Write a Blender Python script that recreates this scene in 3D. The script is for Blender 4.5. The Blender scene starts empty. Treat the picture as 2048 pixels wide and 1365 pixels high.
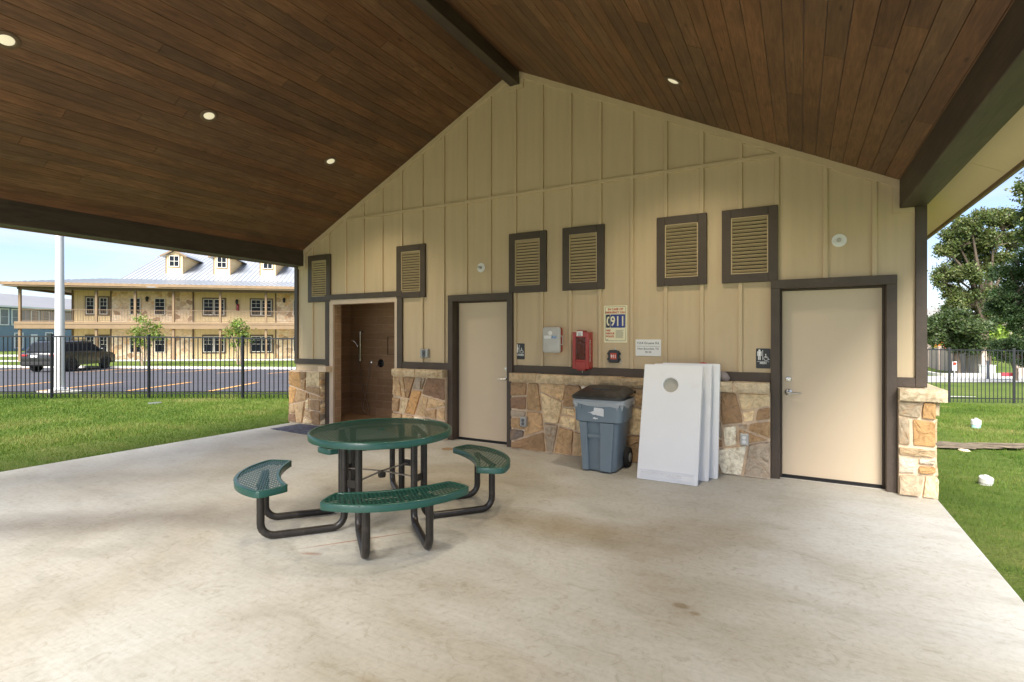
import bpy, bmesh, math, random
import numpy as np
from mathutils import Vector, Matrix
R=math.radians; PI=math.pi
random.seed(7); rng=np.random.default_rng(7)
S=bpy.context.scene; C=S.collection

# ------------------------------------------------------------------ camera
cd=bpy.data.cameras.new('camera'); cam=bpy.data.objects.new('camera',cd); C.objects.link(cam)
cam.location=(0,-6.6,1.6); cam.rotation_euler=(R(90),0,R(29.03))
cd.sensor_width=36; cd.lens=1037.8/2048*36; cd.shift_y=-9.5/2048; cd.clip_start=.05; cd.clip_end=3000
S.camera=cam
S.view_settings.view_transform='Standard'; S.view_settings.look='None'
S.view_settings.exposure=2.18; S.view_settings.gamma=1; S.view_settings.use_curve_mapping=False
S.render.engine='CYCLES'
S.cycles.max_bounces=10; S.cycles.diffuse_bounces=6; S.cycles.transparent_max_bounces=12

# ------------------------------------------------------------------ sky and sun
SUN_EL=R(44); SDIR=Vector((.16,-.98,0)).normalized()
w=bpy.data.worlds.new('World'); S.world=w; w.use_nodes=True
nt=w.node_tree; N=nt.nodes; Lk=nt.links; N.clear()
out=N.new('ShaderNodeOutputWorld'); bg=N.new('ShaderNodeBackground'); bg.inputs['Strength'].default_value=.082
sky=N.new('ShaderNodeTexSky'); sky.sky_type='NISHITA'; sky.sun_disc=False; sky.sun_elevation=SUN_EL
sky.sun_rotation=math.atan2(SDIR.x,SDIR.y); sky.dust_density=.6; sky.ozone_density=2.0; sky.air_density=1.0
tc=N.new('ShaderNodeTexCoord'); mp=N.new('ShaderNodeMapping'); mp.inputs['Scale'].default_value=(1.4,1.4,5.5)
mp.inputs['Location'].default_value=(.3,.2,.4)
nz=N.new('ShaderNodeTexNoise'); nz.inputs['Scale'].default_value=2.4; nz.inputs['Detail'].default_value=8; nz.inputs['Roughness'].default_value=.55
nz.inputs['Distortion'].default_value=.6
cr=N.new('ShaderNodeValToRGB'); cr.color_ramp.elements[0].position=.44; cr.color_ramp.elements[1].position=.70
cr.color_ramp.elements[0].color=(.10,.10,.10,1); cr.color_ramp.elements[1].color=(.9,.9,.9,1)
mx=N.new('ShaderNodeMix'); mx.data_type='RGBA'
Lk.new(tc.outputs['Generated'],mp.inputs[0]); Lk.new(mp.outputs[0],nz.inputs['Vector']); Lk.new(nz.outputs[0],cr.inputs[0])
Lk.new(cr.outputs[0],mx.inputs[0]); tm=N.new('ShaderNodeMix'); tm.data_type='RGBA'; tm.blend_type='MULTIPLY'; tm.inputs[0].default_value=1; tm.inputs[7].default_value=(.56,.56,.63,1); Lk.new(sky.outputs[0],tm.inputs[6]); Lk.new(tm.outputs[2],mx.inputs[6]); mx.inputs[7].default_value=(2.7,2.85,3.1,1)
Lk.new(mx.outputs[2],bg.inputs[0]); Lk.new(bg.outputs[0],out.inputs[0])
sd=bpy.data.lights.new('sun','SUN'); sd.energy=3.1; sd.angle=R(42); sd.color=(1,.95,.87)
so=bpy.data.objects.new('sun',sd); C.objects.link(so)
sv=Vector((SDIR.x*math.cos(SUN_EL),SDIR.y*math.cos(SUN_EL),math.sin(SUN_EL)))
so.rotation_euler=sv.to_track_quat('Z','Y').to_euler(); so.location=(-10,-20,20)

# ------------------------------------------------------------------ helpers
class MB:
    def __init__(s): s.v=[]; s.f=[]; s.mi=[]; s.tn=[]; s.m=0; s.t=(1,1,1)
    def add(s,vs,fs):
        b=len(s.v); s.v+= [tuple(p) for p in vs]
        for f in fs: s.f.append([b+i for i in f]); s.mi.append(s.m); s.tn.append(s.t)
    def box(s,x0,x1,y0,y1,z0,z1):
        if x0>x1:x0,x1=x1,x0
        if y0>y1:y0,y1=y1,y0
        if z0>z1:z0,z1=z1,z0
        s.add([(x0,y0,z0),(x1,y0,z0),(x1,y1,z0),(x0,y1,z0),(x0,y0,z1),(x1,y0,z1),(x1,y1,z1),(x0,y1,z1)],
              [(0,3,2,1),(4,5,6,7),(0,1,5,4),(1,2,6,5),(2,3,7,6),(3,0,4,7)])
    def boxm(s,M,sx,sy,sz):
        P=[M@Vector((a*sx/2,b*sy/2,c_*sz/2)) for c_ in(-1,1) for b in(-1,1) for a in(-1,1)]
        s.add(P,[(0,2,3,1),(4,5,7,6),(0,1,5,4),(1,3,7,5),(3,2,6,7),(2,0,4,6)])
    def bar(s,a,b,wd,th=None,up=(0,0,1)):
        a=Vector(a); b=Vector(b); d=b-a; L=d.length
        if L<1e-6: return
        d.normalize(); u=Vector(up)
        if abs(d.dot(u))>.99: u=Vector((1,0,0))
        x=d.cross(u).normalized(); z=x.cross(d)
        M=Matrix(((x.x,d.x,z.x,(a.x+b.x)/2),(x.y,d.y,z.y,(a.y+b.y)/2),(x.z,d.z,z.z,(a.z+b.z)/2),(0,0,0,1)))
        s.boxm(M,wd,L,th if th else wd)
    def prism(s,poly,f0,f1):      # poly of 2-D points, f0/f1 map (a,b)->3-D
        n=len(poly); A=[f0(*p) for p in poly]; B=[f1(*p) for p in poly]
        s.add(A+B,[tuple(range(n-1,-1,-1)),tuple(range(n,2*n))]+[(i,(i+1)%n,n+(i+1)%n,n+i) for i in range(n)])
    def ext_y(s,poly,y0,y1): s.prism(poly,lambda a,b:(a,y0,b),lambda a,b:(a,y1,b))
    def ext_z(s,poly,z0,z1): s.prism(poly,lambda a,b:(a,b,z0),lambda a,b:(a,b,z1))
    def tube(s,pts,r,n=10,cap=True):
        pts=[Vector(p) for p in pts]; rs=r if isinstance(r,(list,tuple)) else [r]*len(pts)
        vs=[]; pu=None
        for i,p in enumerate(pts):
            d=(pts[min(i+1,len(pts)-1)]-pts[max(i-1,0)]).normalized()
            if pu is None:
                u=Vector((0,0,1)) if abs(d.z)<.9 else Vector((1,0,0))
                u=(u-d*u.dot(d)).normalized()
            else: u=(pu-d*pu.dot(d)).normalized()
            pu=u; v=d.cross(u)
            for k in range(n):
                a=2*PI*k/n; vs.append(p+(u*math.cos(a)+v*math.sin(a))*rs[i])
        fs=[]
        for i in range(len(pts)-1):
            for k in range(n): fs.append((i*n+k,i*n+(k+1)%n,(i+1)*n+(k+1)%n,(i+1)*n+k))
        if cap: fs+= [tuple(range(n-1,-1,-1)),tuple(range((len(pts)-1)*n,len(pts)*n))]
        s.add(vs,fs)
    def lathe(s,prof,c=(0,0,0),axis='Z',n=24):
        vs=[];fs=[]
        for (r,h) in prof:
            for k in range(n):
                a=2*PI*k/n; x,y=r*math.cos(a),r*math.sin(a)
                p={'Z':(x,y,h),'Y':(x,h,y),'X':(h,x,y)}[axis]; vs.append((c[0]+p[0],c[1]+p[1],c[2]+p[2]))
        for i in range(len(prof)-1):
            for k in range(n): fs.append((i*n+k,i*n+(k+1)%n,(i+1)*n+(k+1)%n,(i+1)*n+k))
        fs+= [tuple(range(n-1,-1,-1)),tuple(range((len(prof)-1)*n,len(prof)*n))]
        s.add(vs,fs)
    def loft(s,secs,cap=True,close=False):
        n=len(secs[0]); vs=[p for q in secs for p in q]; fs=[]; m=len(secs)
        for i in range(m if close else m-1):
            j=(i+1)%m
            for k in range(n): fs.append((i*n+k,i*n+(k+1)%n,j*n+(k+1)%n,j*n+k))
        if cap and not close: fs+= [tuple(range(n-1,-1,-1)),tuple(range((m-1)*n,m*n))]
        s.add(vs,fs)
    def rim(s,outl,prof):   # sweep of a closed profile [(inset,z)] round a closed ccw outline
        n=len(outl); secs=[]
        for i in range(n):
            p=Vector(outl[i]); a=Vector(outl[i-1]); b=Vector(outl[(i+1)%n])
            t=(b-a).normalized(); nn=Vector((-t.y,t.x))
            secs.append([(p.x+nn.x*q,p.y+nn.y*q,z) for q,z in prof])
        s.loft(secs,close=True)
    def build(s,name,mats,parent=None,smooth=False,bevel=0,bseg=2,world=True,tone=False,ang=40):
        me=bpy.data.meshes.new(name); off=(0,0,0)
        if parent is not None and world: off=ORG.get(parent.name,(0,0,0))
        vs=np.array(s.v,dtype=float)-np.array(off) if len(s.v) else np.zeros((0,3))
        me.from_pydata(vs.tolist(),[],s.f); me.validate(clean_customdata=False)
        if not isinstance(mats,(list,tuple)): mats=[mats]
        for m in mats: me.materials.append(m)
        if len(me.polygons)==len(s.mi):
            if any(s.mi): me.polygons.foreach_set('material_index',s.mi)
            if tone:
                at=me.color_attributes.new('tone','FLOAT_COLOR','CORNER'); col=[]
                for p,t in zip(me.polygons,s.tn): col+= [t[0],t[1],t[2],1.0]*p.loop_total
                at.data.foreach_set('color',col)
        bm=bmesh.new(); bm.from_mesh(me); bmesh.ops.recalc_face_normals(bm,faces=bm.faces); bm.to_mesh(me); bm.free()
        if smooth:
            for p in me.polygons: p.use_smooth=True
            try: me.set_sharp_from_angle(angle=R(ang))
            except Exception: pass
        o=bpy.data.objects.new(name,me); C.objects.link(o)
        if parent is not None: o.parent=parent; ORG[o.name]=off
        else: ORG[o.name]=(0,0,0)
        if bevel:
            b=o.modifiers.new('bevel','BEVEL'); b.width=bevel; b.segments=bseg; b.limit_method='ANGLE'; b.angle_limit=R(40); b.harden_normals=False
        return o
ORG={}
def tag(o,label=None,cat=None,group=None,kind=None):
    if label:o['label']=label
    if cat:o['category']=cat
    if group:o['group']=group
    if kind:o['kind']=kind
    return o
def thing(name,label,cat,loc=(0,0,0),rz=0,group=None):
    o=bpy.data.objects.new(name,None); C.objects.link(o); o.location=loc; o.rotation_euler=(0,0,rz); o.empty_display_size=.2
    tag(o,label,cat,group); ORG[o.name]=tuple(loc) if rz==0 else (0,0,0)
    return o
def struct(name,mb,m,**k):
    o=mb.build(name,m,**k); o['kind']='structure'; return o
def dup(root,loc,rz=None,label=None):
    r=root.copy(); C.objects.link(r); r.location=loc
    if rz is not None: r.rotation_euler=(0,0,rz)
    if label: r['label']=label
    def rec(a,b):
        for ch in list(a.children):
            if ch.name.startswith('__'): continue
            c=ch.copy(); C.objects.link(c); c.parent=b; c.matrix_parent_inverse=ch.matrix_parent_inverse.copy(); rec(ch,c)
    rec(root,r); return r
def rrect(x0,x1,y0,y1,r,z,n=5):
    P=[]
    for cx,cy,a0 in((x1-r,y1-r,0),(x0+r,y1-r,90),(x0+r,y0+r,180),(x1-r,y0+r,270)):
        for k in range(n+1):
            a=R(a0+90*k/n); P.append((cx+r*math.cos(a),cy+r*math.sin(a),z))
    return P
def rr2(x0,x1,y0,y1,r,n=5): return [(p[0],p[1]) for p in rrect(x0,x1,y0,y1,r,0,n)]
def text_mesh(mb,txt,x,z,size,y,align='CENTER',bold=0.0,sx=1.0,fmap=None,ext=0):
    cu=bpy.data.curves.new('lettering','FONT'); cu.body=txt; cu.size=size; cu.align_x=align; cu.offset=bold; cu.extrude=ext
    cu.space_character=1.0; cu.resolution_u=3
    o=bpy.data.objects.new('lettering_tmp',cu); C.objects.link(o)
    dg=bpy.context.evaluated_depsgraph_get(); me=bpy.data.meshes.new_from_object(o.evaluated_get(dg))
    if fmap is None: fmap=lambda a,b:(x+a*sx,y,z+b)
    mb.add([fmap(v.co.x,v.co.y,v.co.z) if ext else fmap(v.co.x,v.co.y) for v in me.vertices],[tuple(p.vertices) for p in me.polygons])
    bpy.data.objects.remove(o); bpy.data.curves.remove(cu); bpy.data.meshes.remove(me)

# ------------------------------------------------------------------ materials
def nodes(name):
    m=bpy.data.materials.new(name); m.use_nodes=True; n=m.node_tree.nodes; l=m.node_tree.links
    return m,n,l,n['Principled BSDF']
def ramp(n,stops):
    r=n.new('ShaderNodeValToRGB'); e=r.color_ramp.elements
    while len(e)>len(stops): e.remove(e[-1])
    while len(e)<len(stops): e.new(.5)
    for i,(p,c_) in enumerate(stops): e[i].position=p; e[i].color=(*c_,1) if len(c_)==3 else c_
    return r
def noise(n,l,vec,scale,detail=5,rough=.55,dist=0):
    t=n.new('ShaderNodeTexNoise'); t.inputs['Scale'].default_value=scale; t.inputs['Detail'].default_value=detail
    t.inputs['Roughness'].default_value=rough; t.inputs['Distortion'].default_value=dist
    if vec is not None: l.new(vec,t.inputs['Vector'])
    return t.outputs[0]
def mapv(n,l,scale=(1,1,1),rot=(0,0,0),loc=(0,0,0),src='Object'):
    t=n.new('ShaderNodeTexCoord'); m=n.new('ShaderNodeMapping'); m.inputs['Scale'].default_value=scale
    m.inputs['Rotation'].default_value=rot; m.inputs['Location'].default_value=loc
    l.new(t.outputs[src],m.inputs[0]); return m.outputs[0]
def mixc(n,l,fac,a,b,mode='MIX'):
    m=n.new('ShaderNodeMix'); m.data_type='RGBA'; m.blend_type=mode
    for sock,v in((0,fac),(6,a),(7,b)):
        if isinstance(v,(int,float)): m.inputs[sock].default_value=v
        elif isinstance(v,tuple): m.inputs[sock].default_value=(*v,1) if len(v)==3 else v
        else: l.new(v,m.inputs[sock])
    return m.outputs[2]
def bump(n,l,b,h,strength,dist=.01):
    k=n.new('ShaderNodeBump'); k.inputs['Strength'].default_value=strength; k.inputs['Distance'].default_value=dist
    l.new(h,k.inputs['Height']); l.new(k.outputs[0],b.inputs['Normal'])
def pm(name,col,rough=.6,var=.12,scale=3,bs=0,bscale=120,metal=0,stretch=(1,1,1),tone=False,spec=.5,dirt=None,coat=0):
    m,n,l,b=nodes(name)
    v=mapv(n,l,stretch)
    nz=noise(n,l,v,scale,6)
    lo=tuple(c*(1-var) for c in col); hi=tuple(min(1,c*(1+var)) for c in col)
    r=ramp(n,[(.3,lo),(.7,hi)]); l.new(nz,r.inputs[0]); c=r.outputs[0]
    if tone:
        a=n.new('ShaderNodeAttribute'); a.attribute_name='tone'; c=mixc(n,l,1.0,c,a.outputs['Color'],'MULTIPLY')
    if dirt:
        dn=noise(n,l,mapv(n,l,(1,1,1)),dirt[2],8,.65); dr=ramp(n,[(dirt[3],(0,0,0)),(dirt[3]+.18,(dirt[1],)*3)]); l.new(dn,dr.inputs[0])
        c=mixc(n,l,dr.outputs[0],c,dirt[0])
    l.new(c,b.inputs['Base Color']); b.inputs['Roughness'].default_value=rough; b.inputs['Metallic'].default_value=metal
    b.inputs['Specular IOR Level'].default_value=spec
    if coat: b.inputs['Coat Weight'].default_value=coat; b.inputs['Coat Roughness'].default_value=.08
    if bs: bump(n,l,b,noise(n,l,v,bscale,4),bs)
    return m
M={}
M['louvre']=pm('louvre_paint',(.50,.39,.235),.6,.05,2)
M['siding']=pm('siding_paint',(.575,.45,.285),.62,.05,1.2,.25,30,stretch=(9,9,.6),dirt=((.44,.345,.22),.18,2.3,.60))
M['trim']=pm('brown_trim',(.070,.051,.037),.55,.14,5,.35,40,stretch=(1,1,1))
M['doorp']=pm('door_paint',(.63,.505,.355),.42,.03,.8,.06,300,dirt=((.42,.35,.24),.25,1.6,.6))
M['soffit']=pm('soffit_paint',(.70,.57,.36),.6,.04,1,.1,40)
M['black']=pm('black_gap',(.012,.011,.010),.7)
M['chrome']=pm('brushed_metal',(.62,.60,.56),.28,.06,8,metal=1)
M['shiny']=pm('chrome_metal',(.75,.75,.76),.12,.03,8,metal=1)
M['green']=pm('green_plastisol',(.005,.064,.045),.36,.14,6,.12,60,coat=.22,dirt=((.08,.12,.095),.25,9,.58))
M['dkleg']=pm('black_coated_tube',(.016,.013,.011),.36,.3,12,.08,80,dirt=((.10,.085,.07),.35,14,.55))
M['rod']=pm('galvanised_rod',(.30,.27,.24),.5,.2,20,metal=.6)
M['binblue']=pm('blue_grey_plastic',(.165,.215,.255),.42,.06,3,.1,250,dirt=((.22,.25,.27),.35,5,.58))
M['binlid']=pm('black_lid_plastic',(.022,.022,.022),.40,.25,6,.1,200,dirt=((.12,.11,.10),.5,7,.52))
M['rubber']=pm('black_rubber',(.015,.015,.015),.8,.2,20)
M['whitepl']=pm('white_plastic',(.86,.865,.87),.40,.02,2,.05,200,dirt=((.62,.58,.5),.30,3.1,.62))
M['white']=pm('white_paint',(.80,.80,.79),.45,.04,4)
M['cream']=pm('cream_sign',(.80,.74,.50),.4,.03,4)
M['redp']=pm('red_plastic',(.33,.010,.016),.25,.12,5,coat=.3)
M['redtx']=pm('red_print',(.50,.06,.03),.5)
M['bluetx']=pm('blue_print',(.02,.035,.22),.4)
M['navy']=pm('navy_print',(.02,.022,.05),.4)
M['ltblue']=pm('light_blue_print',(.08,.27,.60),.4)
M['signblk']=pm('black_sign',(.014,.015,.020),.35)
M['greytx']=pm('grey_print',(.10,.10,.11),.5)
M['greybox']=pm('grey_box_metal',(.36,.37,.37),.4,.1,9,metal=.4)
M['fence']=pm('black_fence_paint',(.010,.011,.014),.4,.2,20)
M['pole']=pm('white_pole_metal',(.50,.505,.51),.38,.05,2,metal=.15,stretch=(1,1,.2))
M['asphalt']=pm('asphalt',(.050,.050,.060),.8,.16,.9,.3,60)
M['yellow']=pm('yellow_line_paint',(.72,.36,.10),.6,.2,3)
M['redline']=pm('faded_red_line',(.22,.09,.10),.7,.3,3)
M['curb']=pm('curb_concrete',(.58,.55,.50),.75,.1,2,.2,60)
M['sidewalk']=pm('sidewalk_concrete',(.55,.53,.48),.75,.08,1,.2,60)
M['road']=pm('pale_road',(.52,.50,.46),.8,.08,.6,.2,40)
M['fbwall']=pm('far_board_siding',(.70,.53,.28),.6,.05,.7,stretch=(5,5,.3))
M['fbtrim']=pm('far_brown_trim',(.185,.122,.064),.55,.1,2)
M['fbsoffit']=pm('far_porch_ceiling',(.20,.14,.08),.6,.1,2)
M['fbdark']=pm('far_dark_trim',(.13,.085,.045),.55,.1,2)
M['fbwin']=pm('far_white_frame',(.78,.75,.65),.45,.03,3)
M['bluewall']=pm('blue_lap_siding',(.19,.265,.33),.6,.08,.5)
M['greywall']=pm('grey_corrugated_siding',(.30,.32,.35),.55,.08,.5)
M['whtrim']=pm('white_house_trim',(.75,.75,.75),.5,.03,1)
M['wallR']=pm('precast_wall',(.42,.34,.285),.8,.12,.8,.4,20)
M['bark']=pm('bark',(.10,.075,.055),.9,.3,8,.8,20,stretch=(3,3,.6))
M['barky']=pm('pale_bark',(.28,.21,.15),.9,.2,8,.4,20)
M['tile']=None
M['dirt']=pm('bare_soil',(.15,.115,.075),.95,.5,9,1.0,25)
M['carpaint']=pm('black_car_paint',(.012,.012,.014),.30,.2,2,coat=.55)
M['glassdk']=pm('dark_glass',(.012,.015,.020),.22,.15,.5,spec=.12)
M['taillight']=pm('tail_light',(.30,.02,.025),.2)
M['alloy']=pm('dark_alloy',(.05,.05,.055),.3,.2,8,metal=.6)
M['label']=pm('white_label',(.72,.72,.74),.5,.08,15)
M['lens']=None

def mat_concrete():
    m,n,l,b=nodes('slab_concrete')
    v=mapv(n,l,(1,1,1)); vs=mapv(n,l,(.8,1.7,1),(0,0,R(-12))); vf=mapv(n,l,(1.5,34,1),(0,0,R(-14)))
    big=noise(n,l,v,.42,5,.6,.4); mid=noise(n,l,vs,1.5,7,.62,.6); fine=noise(n,l,v,26,6,.7); brush=noise(n,l,vf,1.6,5,.6,.3)
    r1=ramp(n,[(.32,(.40,.368,.295)),(.50,(.475,.462,.412)),(.70,(.54,.543,.515))]); l.new(big,r1.inputs[0])
    r2=ramp(n,[(.28,(.80,.78,.73)),(.50,(1,1,1)),(.75,(1.07,1.07,1.08))]); l.new(mid,r2.inputs[0])
    c=mixc(n,l,.85,r1.outputs[0],r2.outputs[0],'MULTIPLY')
    r3=ramp(n,[(.3,(.90,.89,.87)),(.6,(1.03,1.03,1.03))]); l.new(brush,r3.inputs[0]); c=mixc(n,l,.6,c,r3.outputs[0],'MULTIPLY')
    r4=ramp(n,[(.30,(.80,.785,.76)),(.55,(1.03,1.03,1.03))]); l.new(fine,r4.inputs[0]); c=mixc(n,l,.6,c,r4.outputs[0],'MULTIPLY')
    sv_=noise(n,l,v,70,3,.7); rs=ramp(n,[(.70,(1,1,1)),(.76,(.62,.58,.5))]); l.new(sv_,rs.inputs[0]); c=mixc(n,l,.7,c,rs.outputs[0],'MULTIPLY')
    sc_=noise(n,l,v,7,8,.75,2.2); r6=ramp(n,[(.34,(.78,.75,.69)),(.47,(1,1,1)),(.58,(1,1,1)),(.70,(1.10,1.10,1.10))]); l.new(sc_,r6.inputs[0]); c=mixc(n,l,.8,c,r6.outputs[0],'MULTIPLY')
    # dark worn patch and tan stains that sit on the slab
    geo=n.new('ShaderNodeTexCoord')
    def spot(x,y,rx,ry,rot,col,amt,ns=5,edge=.55,nd=.9):
        nonlocal c
        mpn=n.new('ShaderNodeMapping'); mpn.vector_type='TEXTURE'; mpn.inputs['Location'].default_value=(x,y,0); mpn.inputs['Rotation'].default_value=(0,0,R(rot)); mpn.inputs['Scale'].default_value=(rx,ry,1)
        l.new(geo.outputs['Object'],mpn.inputs[0])
        dn=n.new('ShaderNodeTexNoise'); dn.inputs['Scale'].default_value=ns; dn.inputs['Detail'].default_value=5; l.new(geo.outputs['Object'],dn.inputs['Vector'])
        ln=n.new('ShaderNodeVectorMath'); ln.operation='LENGTH'; l.new(mpn.outputs[0],ln.inputs[0])
        ad=n.new('ShaderNodeMath'); ad.operation='MULTIPLY_ADD'; l.new(dn.outputs[0],ad.inputs[0]); ad.inputs[1].default_value=nd; l.new(ln.outputs['Value'],ad.inputs[2])
        rr=ramp(n,[(edge,(amt,)*3),(1.0,(0,0,0))]); 
        mu=n.new('ShaderNodeMath'); mu.operation='MULTIPLY'; mu.inputs[1].default_value=.66; l.new(ad.outputs[0],mu.inputs[0]); l.new(mu.outputs[0],rr.inputs[0])
        c=mixc(n,l,rr.outputs[0],c,col,'MULTIPLY')
    spot(-4.8,-4.0,2.6,.50,38,(.62,.59,.57),.8,2.2,.35)
    spot(-5.9,-4.9,1.9,.35,38,(.62,.59,.57),.75,3,.3)
    spot(-6.6,-3.4,1.8,.35,35,(.75,.72,.68),.6,3,.3)
    spot(-1.6,-2.6,1.3,.42,5,(.66,.57,.44),.9,3,.35)
    spot(-.6,-2.1,.8,.3,0,(.80,.72,.62),.7,3,.35)
    spot(-3.6,-2.2,1.6,1.1,0,(.86,.80,.68),.6,2,.4)
    spot(-3.03,-3.62,.50,.012,52,(.62,.28,.20),.8,9,.45,.6)
    spot(-3.15,-3.98,.10,.03,20,(.6,.3,.2),.7,14,.3,.8)
    spot(-.62,-3.42,.045,.03,0,(.6,.5,.36),.8,20,.6,.4)
    spot(-.53,-3.47,.03,.02,0,(.6,.5,.36),.7,20,.6,.4)
    spot(-2.22,-5.18,.12,.035,30,(.66,.55,.38),.7,16,.35,.7)
    spot(-1.72,-4.82,.13,.05,0,(.7,.6,.45),.6,16,.35,.7)
    spot(-1.9,-5.6,.10,.03,20,(.6,.5,.3),.5,16,.35,.7)
    l.new(c,b.inputs['Base Color'])
    rg=ramp(n,[(.3,(.45,)*3),(.7,(.72,)*3)]); l.new(mid,rg.inputs[0]); l.new(rg.outputs[0],b.inputs['Roughness'])
    b.inputs['Specular IOR Level'].default_value=.35
    bump(n,l,b,mixc(n,l,.5,fine,brush),.14,.006)
    return m
M['concrete']=mat_concrete()

def mat_wood():
    m,n,l,b=nodes('stained_pine_planks')
    a=n.new('ShaderNodeAttribute'); a.attribute_name='tone'
    v=mapv(n,l,(7,.55,7)); g=noise(n,l,v,6,8,.6,1.2)
    v2=mapv(n,l,(1,.5,1)); bl=noise(n,l,v2,2.2,5,.6,.5)
    vk=mapv(n,l,(5.5,1.7,5.5)); kn=n.new('ShaderNodeTexVoronoi'); kn.inputs['Scale'].default_value=1.1; l.new(vk,kn.inputs['Vector'])
    r=ramp(n,[(.28,(.048,.0235,.0115)),(.5,(.082,.042,.0205)),(.75,(.122,.065,.033))]); l.new(g,r.inputs[0])
    rb=ramp(n,[(.3,(.72,.70,.68)),(.7,(1.25,1.22,1.15))]); l.new(bl,rb.inputs[0])
    c=mixc(n,l,1.0,r.outputs[0],rb.outputs[0],'MULTIPLY')
    rk=ramp(n,[(.03,(.30,.26,.24)),(.09,(1,1,1))]); l.new(kn.outputs['Distance'],rk.inputs[0]); c=mixc(n,l,.9,c,rk.outputs[0],'MULTIPLY')
    c=mixc(n,l,1.0,c,a.outputs['Color'],'MULTIPLY')
    l.new(c,b.inputs['Base Color']); b.inputs['Roughness'].default_value=.48; b.inputs['Specular IOR Level'].default_value=.4
    bump(n,l,b,g,.25,.004); return m
M['wood']=mat_wood()
def mat_beam():
    m,n,l,b=nodes('dark_stained_beam')
    v=mapv(n,l,(9,.45,9)); g=noise(n,l,v,3.5,8,.62,1.4); v2=mapv(n,l,(1.5,.6,1.5)); bl=noise(n,l,v2,1.6,5,.6,.6)
    r=ramp(n,[(.3,(.036,.026,.020)),(.7,(.072,.053,.040))]); l.new(g,r.inputs[0])
    rb=ramp(n,[(.35,(.7,.7,.7)),(.72,(1.5,1.45,1.35))]); l.new(bl,rb.inputs[0]); c=mixc(n,l,1.0,r.outputs[0],rb.outputs[0],'MULTIPLY')
    l.new(c,b.inputs['Base Color']); b.inputs['Roughness'].default_value=.55; bump(n,l,b,g,.35,.005); return m
M['beam']=mat_beam()
def mat_stone():
    m,n,l,b=nodes('field_stone')
    a=n.new('ShaderNodeAttribute'); a.attribute_name='tone'
    v=mapv(n,l,(1,1,1)); f=noise(n,l,v,9,8,.65,1.6); g=noise(n,l,v,55,6,.7); big=noise(n,l,v,4.0,4,.6,2.5)
    r=ramp(n,[(.30,(.60,.54,.46)),(.5,(1,1,1)),(.72,(1.25,1.2,1.12))]); l.new(f,r.inputs[0])
    c=mixc(n,l,1.0,a.outputs['Color'],r.outputs[0],'MULTIPLY')
    r2=ramp(n,[(.52,(0,0,0)),(.66,(.42,)*3)]); l.new(big,r2.inputs[0]); c=mixc(n,l,r2.outputs[0],c,(.36,.20,.085))
    r3=ramp(n,[(.2,(.72,.72,.72)),(.55,(1.05,1.05,1.05))]); l.new(g,r3.inputs[0]); c=mixc(n,l,.8,c,r3.outputs[0],'MULTIPLY')
    l.new(c,b.inputs['Base Color']); b.inputs['Roughness'].default_value=.82; bump(n,l,b,mixc(n,l,.35,f,g),.8,.02); return m
M['stone']=mat_stone()
M['mortar']=pm('mortar',(.74,.57,.40),.9,.14,12,.6,60)
def mat_tile():
    m,n,l,b=nodes('shower_tile')
    t=n.new('ShaderNodeTexCoord'); sp=n.new('ShaderNodeSeparateXYZ'); l.new(t.outputs['Object'],sp.inputs[0])
    ad=n.new('ShaderNodeMath'); l.new(sp.outputs[0],ad.inputs[0]); l.new(sp.outputs[1],ad.inputs[1])
    cb=n.new('ShaderNodeCombineXYZ'); l.new(ad.outputs[0],cb.inputs[0]); l.new(sp.outputs[2],cb.inputs[1])
    bt=n.new('ShaderNodeTexBrick'); l.new(cb.outputs[0],bt.inputs['Vector']); bt.inputs['Scale'].default_value=1
    bt.inputs['Brick Width'].default_value=.61; bt.inputs['Row Height'].default_value=.153; bt.inputs['Mortar Size'].default_value=.0035; bt.offset=.33; bt.offset_frequency=2
    bt.inputs['Color1'].default_value=(.36,.225,.13,1); bt.inputs['Color2'].default_value=(.44,.28,.165,1); bt.inputs['Mortar'].default_value=(.52,.39,.28,1)
    v=mapv(n,l,(1.5,1.5,14)); g=noise(n,l,v,3,6,.6,.8); r=ramp(n,[(.3,(.82,.82,.82)),(.7,(1.1,1.1,1.1))]); l.new(g,r.inputs[0])
    l.new(mixc(n,l,1.0,bt.outputs[0],r.outputs[0],'MULTIPLY'),b.inputs['Base Color']); b.inputs['Roughness'].default_value=.35
    return m
M['tile']=mat_tile()
M['tilelt']=pm('pale_tile_edge',(.60,.47,.35),.5,.06,3)
def mat_grass(name,a_,b_,c_,sc=.35):
    m,n,l,b=nodes(name)
    v=mapv(n,l,(1,1,1)); g=noise(n,l,v,sc,6,.6,.3); f=noise(n,l,v,30,5,.7); vs=mapv(n,l,(.6,2.2,1),(0,0,R(29))); st=noise(n,l,vs,1.6,5,.6)
    r=ramp(n,[(.30,a_),(.5,b_),(.72,c_)]); l.new(mixc(n,l,.5,g,st),r.inputs[0])
    r2=ramp(n,[(.25,(.55,.55,.5)),(.7,(1.2,1.2,1.15))]); l.new(f,r2.inputs[0])
    l.new(mixc(n,l,.8,r.outputs[0],r2.outputs[0],'MULTIPLY'),b.inputs['Base Color']); b.inputs['Roughness'].default_value=.9
    b.inputs['Specular IOR Level'].default_value=.15; bump(n,l,b,f,.9,.04); return m
M['lawn']=mat_grass('lawn_grass',(.052,.092,.014),(.105,.150,.028),(.200,.200,.070))
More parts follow.
